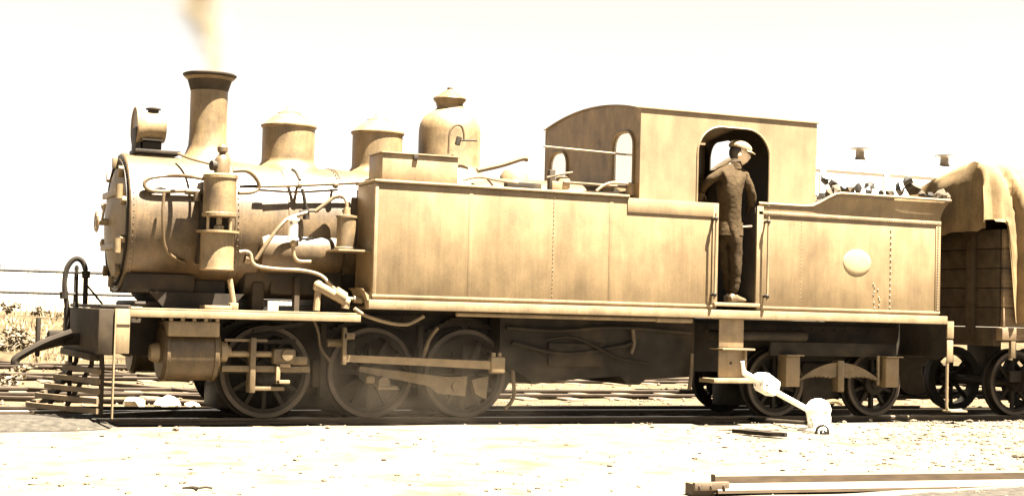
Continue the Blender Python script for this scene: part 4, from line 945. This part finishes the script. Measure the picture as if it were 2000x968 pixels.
for row in G:
    for vv in row:
        if vv.co.y < -.85:
            k = min(1, (-.85-vv.co.y)/.2); u = vv.co.x-XE
            vv.co.y += k*(-.10*math.exp(-((u-.10)/.10)**2)+.08*math.exp(-((u-.34-.18*(2.9-vv.co.z))/.045)**2)-.06*math.exp(-((u-.58+.25*(vv.co.z-2.3))/.10)**2)+.06*math.exp(-((u-.95+.9*(vv.co.z-2.7))/.06)**2)+.035*noise.noise(Vector((u*2.2+vv.co.z*1.5, vv.co.z*1.1, 4))))
def skirt(edge, outward, depth):
    rows = [edge]
    n = 12
    for k in range(1, n+1):
        row = []
        for i, vv in enumerate(edge):
            p = vv.co; u = p.x if outward.y else p.y
            dd = depth(u)*k/n; fo_ = (.03*math.sin(u*7+1.5*noise.noise(Vector((u*2, 0, 0))))+.025*math.sin(u*23))*(k/n)
            ff = 0 if outward.y else (.11*abs(math.sin(u*3.6+.5*k/n+.4))+.015*math.sin(u*15+2+.6*k/n))*min(1, k/3)
            cr_ = .015*abs(noise.noise(Vector((u*2.4+k*.12, k*.25, 7))))
            row.append(bm.verts.new(p+outward*(.02+.02*k/n+fo_*.8+ff-cr_)+Vector((0, 0, -dd))))
        rows.append(row)
    for a, b in zip(rows, rows[1:]):
        for i in range(len(a)-1): bm.faces.new((a[i], a[i+1], b[i+1], b[i]))
def dside(x):
    t = min(1, max(0, (x-WX0-.02)/.14)); return .03+1.14*t*t*(3-2*t)+.10*noise.noise(Vector((x*1.3, 2, 0)))
skirt([G[i][0] for i in range(nx+1)], Vector((0, -1, 0)), dside)
skirt([G[i][ny] for i in range(nx+1)], Vector((0, 1, 0)), lambda x: .6)
skirt([G[0][j] for j in range(ny+1)], Vector((-1, 0, 0)), lambda y: max(.05, prof(y)-2.12+.10*math.sin(y*3+1)))
tp = obj('tarpaulin', bm, 'tarp', None, 60); tp['label'] = 'creased canvas tarpaulin draped over the load of the wagon behind the bunker'; tp['category'] = 'tarpaulin'
rebase(tp, ((WX0+WX1)/2, 0, 2.3))
# the load that carries it
bm = nb(); prism(bm, [(WX0+.1, 1.1), (WX1-.1, 1.1), (WX1-.1, 2.8), (WX0+.3, 2.8), (WX0+.1, 2.2)], -.6, .0); box(bm, WX0+.1, WX1-.1, -1.1, 1.1, 1.1, 2.2)
ld = obj('wagon_load', bm, 'wood'); ld['label'] = 'bulky load hidden under the canvas tarpaulin in the wagon'; ld['category'] = 'load'; rebase(ld, (11.7, 0, 1.1))

# ------------------------------------------------------------------ pale carriage on a track behind
CY = 4.4; KX0, KX1 = 7.9, 22.0
cg = thing('railway_carriage', 'pale railway carriage with roof ventilators standing on the track behind the bunker', 'carriage', ((KX0+KX1)/2, CY, 0))
bm = nb(); box(bm, KX0, KX1, CY-1.2, CY+1.2, 1.05, 3.36, .02); obj('body', bm, 'cream', cg)
bm = nb(); rs = []
for x in (KX0-.08, KX1+.08):
    rs.append([Vector((x, CY-1.215+2.43*i/16, 3.38+.27*(1-((i-8)/8)**2))) for i in range(17)]+[Vector((x, CY+1.215-2.43*i/16, 3.36+.27*(1-((i-8)/8)**2)-.02)) for i in range(17)])
rings(bm, rs); obj('roof', bm, 'cream', cg)
for k in range(11):
    x = KX0+.45+k*1.15; bm = nb(); box(bm, x, x+.08, CY-1.225, CY-1.2, 1.1, 3.33, .005); obj('pilaster', bm, 'cream', cg)
    if k < 10:
        bm = nb(); box(bm, x+.25, x+.95, CY-1.21, CY-1.203, 2.2, 2.95); obj('window', bm, 'glass', cg)
for x, yy in ((9.66, 4.0), (11.30, 4.0), (13.2, 4.0), (15.2, 4.0), (17.2, 4.0)):
    z0 = 3.62; bm = nb(); lathe(bm, [(.12, z0-.04), (.09, z0), (.065, z0+.05), (.065, z0+.14), (.09, z0+.155), (.15, z0+.165), (.15, z0+.18), (.02, z0+.19)], (x, yy, 0), seg=20); obj('roof_ventilator', bm, 'vent', cg)
bm = nb(); box(bm, KX0, KX1, CY-1.0, CY+1.0, .9, 1.04); obj('underframe', bm, 'black', cg)
for x in (KX0+1.2, KX0+2.7, KX1-2.7, KX1-1.2):
    for s in (-1, 1):
        bm = nb(); lathe(bm, [(.02, 0), (.40, 0), (.42, .02), (.39, .04), (.39, .13), (.02, .14)], (x, CY+s*.5, .39), (0, s, 0), 32); obj('wheel', bm, 'wheelpaint', cg)

# ------------------------------------------------------------------ fence and planting beyond the yard
fy = 25.0
fn = thing('post_and_rail_fence', 'thin dark post and rail fence crossing the bank behind the yard', 'fence', (4, fy, gz(4, fy)))
bm = nb(); box(bm, -.05, .05, -.05, .05, 0, 1.35, .008); pm_ = mesh_of('post', bm, M['post'])
x = -9.4
for k, xx in enumerate((-8.6, -6.7, -4.8, -2.9, -1.02, .9, 2.75, 4.4, 5.88, 7.8, 9.7, 11.6, 13.5)):
    o = bpy.data.objects.new('post', pm_); COL.objects.link(o); o.parent = fn; o.location = Vector((xx, fy, gz(xx, fy)-.1))-fn.location
for z in (1.885, 1.335):
    bm = nb(); tube(bm, [(-30, fy-.06, z), (40, fy-.06, z-.02)], .045, 6, False); obj('rail', bm, 'post', fn)
py_ = 33.0
pf = thing('paling_fence', 'weathered pale paling fence standing farther back behind the post and rail fence', 'fence', (0, py_, gz(0, py_)))
bm = nb(); box(bm, -.075, .075, -.012, .012, 0, 1.35, .004); pl = mesh_of('paling', bm, M['fence'])
for k in range(150):
    o = bpy.data.objects.new('paling', pl); COL.objects.link(o); o.parent = pf; xx = -9+k*.17
    o.location = Vector((xx, py_, gz(xx, py_)-.05+random.uniform(-.03, .03)))-pf.location; o.rotation_euler = (0, random.uniform(-.01, .01), 0)
for z in (1.05, 1.75):
    bm = nb(); box(bm, -9, 16.5, py_+.02, py_+.07, z, z+.09, .005); obj('rail', bm, 'fence', pf)

def bush(loc, r, h, label, m='bush', seed=0, n=420):
    rnd = random.Random(seed); bm = nb(); loc = Vector(loc)
    cl = [Vector((rnd.gauss(0, .45)*r, rnd.gauss(0, .45)*r, h*rnd.uniform(.2, .95))) for _ in range(9)]
    for k in range(n):
        c = rnd.choice(cl); p = loc+c+Vector((rnd.gauss(0, .16)*r, rnd.gauss(0, .16)*r, rnd.gauss(0, .12)*h))
        if p.z < loc.z: p.z = loc.z+.02
        s = rnd.uniform(.03, .07)*(.6+r); a = Vector((rnd.uniform(-1, 1), rnd.uniform(-1, 1), rnd.uniform(-1, 1))).normalized(); b, d = frame_of(a)
        vs = [bm.verts.new(p+b*s), bm.verts.new(p+d*s*.5), bm.verts.new(p-b*s), bm.verts.new(p-d*s*.5)]; bm.faces.new(vs)
    for c in cl: tube(bm, [loc, loc+c*.5+Vector((0, 0, .05)), loc+c], .012, 4, False)
    o = obj('bush', bm, m); o['label'] = label; o['category'] = 'bush'; o['group'] = 'scrub on the bank behind the yard'; rebase(o, loc); return o
for i, (px, py, Y, r, h, lbl) in enumerate((
        (20, 665, 17.0, .42, .42, 'largest dark round bush low on the bank at the far left'),
        (13, 615, 24.0, .28, .3, 'small dark bush on the crest below the fence at the far left'),
        (12, 745, 6.6, .25, .14, 'low flat scrub beside the rails at the far left'),
        (48, 725, 10.6, .2, .14, 'small scrubby tuft between the background tracks'),
        (78, 613, 24.0, .22, .2, 'tiny bush on the bank crest in front of the pale palings'),
        (40, 668, 17.4, .22, .3, 'thin bush close against the largest dark bush'),
        (95, 655, 18.0, .3, .2, 'sparse bush on the bank near the coupling hook'))):
    p = at(px, py, Y); p.z = gz(p.x, Y)-.01; bush(p, r, h, lbl, seed=i+3, n=600 if i == 0 else 260)
# dry grass on the bank
rnd = random.Random(5); vs = []; fs = []
for k in range(9000):
    y = 14.5+rnd.random()**1.3*10; x = -8+rnd.random()*18; z = gz(x, y)
    if noise.noise(Vector((x*.8, y*.8, 2))) < -.05: continue
    h = rnd.uniform(.05, .16); a = rnd.random()*6.3; wd = .02; lx, ly = rnd.uniform(-.06, .06), rnd.uniform(-.06, .06); i = len(vs)
    vs += [(x-wd*math.cos(a), y-wd*math.sin(a), z-.01), (x+wd*math.cos(a), y+wd*math.sin(a), z-.01), (x+lx, y+ly, z+h)]; fs.append((i, i+1, i+2))
me = bpy.data.meshes.new('dry_grass'); me.from_pydata(vs, [], fs); me.materials.append(M['drygrass']); o = bpy.data.objects.new('dry_grass', me); COL.objects.link(o); o['kind'] = 'stuff'

# ------------------------------------------------------------------ stones
base_m = [rock_mesh('s', 'stone', k+50, 1, .6) for k in range(4)]
rnd = random.Random(9); vs = []; fs = []
def add_rock(p, r, me, sq=1):
    i = len(vs); a = rnd.random()*6.3; ca, sa = math.cos(a), math.sin(a)
    for q in me.vertices:
        x, y, z = q.co; vs.append((p.x+(x*ca-y*sa)*r, p.y+(x*sa+y*ca)*r*rnd.uniform(.95, 1.05), p.z+z*r*sq))
    for f in me.polygons: fs.append(tuple(i+v for v in f.vertices))
for k in range(24000):
    x = rnd.uniform(-5, 13); y = rnd.uniform(-8.5, -.75)
    dens = .10+.90*max(0, min(1, (x-1.5+y*.1)/5.0))**1.5
    if noise.noise(Vector((x*.6, y*.9, 7))) < -.1: dens *= .35
    if rnd.random() > dens: continue
    r = .008+.022*rnd.random()**3+(.03*rnd.random() if rnd.random() < .03*dens else 0)
    add_rock(Vector((x, y, gz(x, y)+r*.15)), r, rnd.choice(base_m))
for k in range(3500):
    x = rnd.uniform(-7, 18); y = rnd.choice((rnd.uniform(1.6, 3.5), rnd.uniform(5.2, 7.7), rnd.uniform(9.4, 12), rnd.uniform(-.45, .45)))
    r = .012+.03*rnd.random()**3; add_rock(Vector((x, y, gz(x, y)+r*.15)), r, rnd.choice(base_m))
me = bpy.data.meshes.new('gravel'); me.from_pydata(vs, [], fs); me.materials.append(M['stone']); o = bpy.data.objects.new('gravel', me); COL.objects.link(o); o['kind'] = 'stuff'

def stone(px, py, r, label, m='stone', z=None, seed=1, sq=.7, Y=None):
    p = atz(px, py, -.15) if Y is None else at(px, py, Y)
    for _ in range(6): p = atz(px, py, gz(p.x, p.y)) if Y is None else p
    if Y is not None: p.z = gz(p.x, p.y)
    o = bpy.data.objects.new('stone', rock_mesh('stone', m, seed, 2, sq)); COL.objects.link(o); o.location = p+Vector((0, 0, r*.3)); o.scale = (r, r*.9, r); o.rotation_euler = (0, 0, seed)
    o['label'] = label; o['category'] = 'stone'; o['group'] = 'loose stones on the yard ground'; return o
stone(343, 841, .035, 'tan stone alone on the bare ground below the cylinder', seed=2, sq=1)
stone(309, 926, .018, 'small brown stone on bare ground in the lower left', seed=3)
stone(65, 945, .035, 'pale stone with dark edge in the lower left corner of the ground', 'paleRock', seed=4)
stone(1845, 853, .035, 'dark stone on gravel behind the end of the rail in the foreground', seed=5)
stone(1985, 893, .06, 'broad stone on the gravel at the far right edge', seed=6, sq=.5)
stone(1700, 822, .03, 'pale stone close to the rail below the rearmost trailing wheel', 'paleRock', seed=7)
stone(640, 836, .03, 'brown flat stone just outside the rail below the connecting rod', seed=8, sq=.5)
stone(262, 787, .13, 'white lump of rock between the rails under the cylinder, nearer the cowcatcher', 'paleRock', seed=9, Y=1.75)
stone(328, 783, .15, 'white lump of rock between the rails directly under the cylinder', 'paleRock', seed=10, Y=1.8)
stone(375, 786, .10, 'flat white rock between the rails beside the lump under the cylinder', 'paleRock', seed=11, Y=1.75, sq=.45)
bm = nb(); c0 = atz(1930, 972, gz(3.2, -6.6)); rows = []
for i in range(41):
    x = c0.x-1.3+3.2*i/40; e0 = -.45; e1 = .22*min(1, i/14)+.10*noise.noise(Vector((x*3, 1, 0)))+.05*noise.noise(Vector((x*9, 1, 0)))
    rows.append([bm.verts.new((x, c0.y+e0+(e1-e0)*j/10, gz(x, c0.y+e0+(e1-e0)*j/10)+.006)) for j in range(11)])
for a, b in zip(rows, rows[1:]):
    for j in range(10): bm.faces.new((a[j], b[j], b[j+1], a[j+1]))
obj('cinder_patch', bm, bpy.data.materials['dark_ground'], kind='structure')
# dark scrap on the ground
p = atz(375, 957, gz(-2, -5.2)); bm = nb(); tube(bm, [p+Vector((-.06, .03, .015)), p+Vector((0, 0, .02)), p+Vector((.03, -.02, .012))], .016, 7, True, radii=(.006, .016)); tube(bm, [p+Vector((.02, -.01, .012)), p+Vector((.09, .01, .02)), p+Vector((.14, .02, .012))], .008, 6)
o = obj('twig', bm, 'hose'); o['label'] = 'dark curled scrap of bark lying on the bare ground in the foreground'; o['category'] = 'twig'; rebase(o, p)

# ------------------------------------------------------------------ smoke and drifting steam
def volume(name, col, dens, scale, lo, hi, zfade=None):
    m = bpy.data.materials.new(name); m.use_nodes = True; t = m.node_tree; N = t.nodes; L = t.links; N.remove(N["Principled BSDF"])
    v = N.new("ShaderNodeVolumePrincipled"); v.inputs["Color"].default_value = (*col, 1)
    g = N.new("ShaderNodeNewGeometry"); n = N.new("ShaderNodeTexNoise"); n.inputs["Scale"].default_value = scale; n.inputs["Detail"].default_value = 4; L.new(g.outputs["Position"], n.inputs[0])
    r = N.new("ShaderNodeMapRange"); r.inputs[1].default_value = lo; r.inputs[2].default_value = hi; r.inputs[4].default_value = dens; L.new(n.outputs[0], r.inputs[0])
    if zfade:
        tc = N.new("ShaderNodeTexCoord"); gr = N.new("ShaderNodeTexGradient"); gr.gradient_type = 'QUADRATIC_SPHERE'; L.new(tc.outputs["Object"], gr.inputs[0])
        mu = N.new("ShaderNodeMath"); mu.operation = 'MULTIPLY'; L.new(r.outputs[0], mu.inputs[0]); L.new(gr.outputs["Color"], mu.inputs[1]); r = mu
    L.new(r.outputs[0], v.inputs["Density"]); L.new(v.outputs[0], N["Material Output"].inputs["Volume"]); return m
PATH = [(-1.375, 3.40), (-1.36, 3.60), (-1.37, 3.78), (-1.43, 3.95), (-1.52, 4.12), (-1.52, 4.3), (-1.45, 4.6), (-1.4, 5.0), (-1.3, 5.6)]
RAD = [.15, .22, .32, .38, .38, .38, .42, .5, .66]
sm_ = volume('chimney_smoke', (.58, .45, .26), 15.0, 3.0, .28, .78); t = sm_.node_tree; N = t.nodes; L = t.links
v_ = next(n for n in N if n.type == 'PRINCIPLED_VOLUME'); src = v_.inputs["Density"].links[0].from_socket; geo = next(n for n in N if n.type == 'NEW_GEOMETRY')
sp_ = N.new("ShaderNodeSeparateXYZ"); L.new(geo.outputs["Position"], sp_.inputs[0])
zz = N.new("ShaderNodeMapRange"); zz.inputs[1].default_value = 3.4; zz.inputs[2].default_value = 5.6; L.new(sp_.outputs[2], zz.inputs[0])
def fcurve(vals, lo, hi):
    c = N.new("ShaderNodeFloatCurve"); cv = c.mapping.curves[0]
    pts = [((z-3.4)/2.2, (v-lo)/(hi-lo)) for (x, z), v in zip(PATH, vals)]
    cv.points[0].location = pts[0]; cv.points[1].location = pts[-1]
    for q in pts[1:-1]: cv.points.new(*q)
    c.mapping.update(); L.new(zz.outputs[0], c.inputs["Value"])
    r = N.new("ShaderNodeMapRange"); r.inputs[3].default_value = lo; r.inputs[4].default_value = hi; L.new(c.outputs[0], r.inputs[0]); return r.outputs[0]
def mth(op, a, b=None):
    n = N.new("ShaderNodeMath"); n.operation = op
    for i, q in enumerate((a, b)):
        if q is None: continue
        if isinstance(q, (int, float)): n.inputs[i].default_value = q
        else: L.new(q, n.inputs[i])
    return n.outputs[0]
cxs = fcurve([x for x, z in PATH], -1.6, -1.2); rds = fcurve(RAD, 0, .7)
dx_ = mth('SUBTRACT', sp_.outputs[0], cxs); d2 = mth('ADD', mth('MULTIPLY', dx_, dx_), mth('MULTIPLY', sp_.outputs[1], sp_.outputs[1]))
fade = mth('MAXIMUM', mth('SUBTRACT', 1.0, mth('DIVIDE', mth('SQRT', d2), rds)), 0.0)
L.new(mth('MULTIPLY', src, mth('MULTIPLY', fade, fade)), v_.inputs["Density"])
bm = nb(); rings(bm, [[Vector((x+rr*1.02*math.cos(2*PI*i/20), rr*1.02*math.sin(2*PI*i/20), z+.06)) for i in range(20)] for (x, z), rr in zip(PATH, RAD)])
o = obj('smoke', bm, sm_, kind='stuff', label='thin tan smoke rising from the locomotive chimney', category='smoke')
bm = nb(); bmesh.ops.create_icosphere(bm, subdivisions=3, radius=1)
o = obj('steam', bm, volume('drifting_steam', (.50, .40, .28), 2.6, 3.0, .25, .75, True), kind='stuff', label='faint grey steam drifting in front of the driving wheels', category='steam')
o.location = (.75, -.92, .52); o.scale = (2.3, .26, .85)
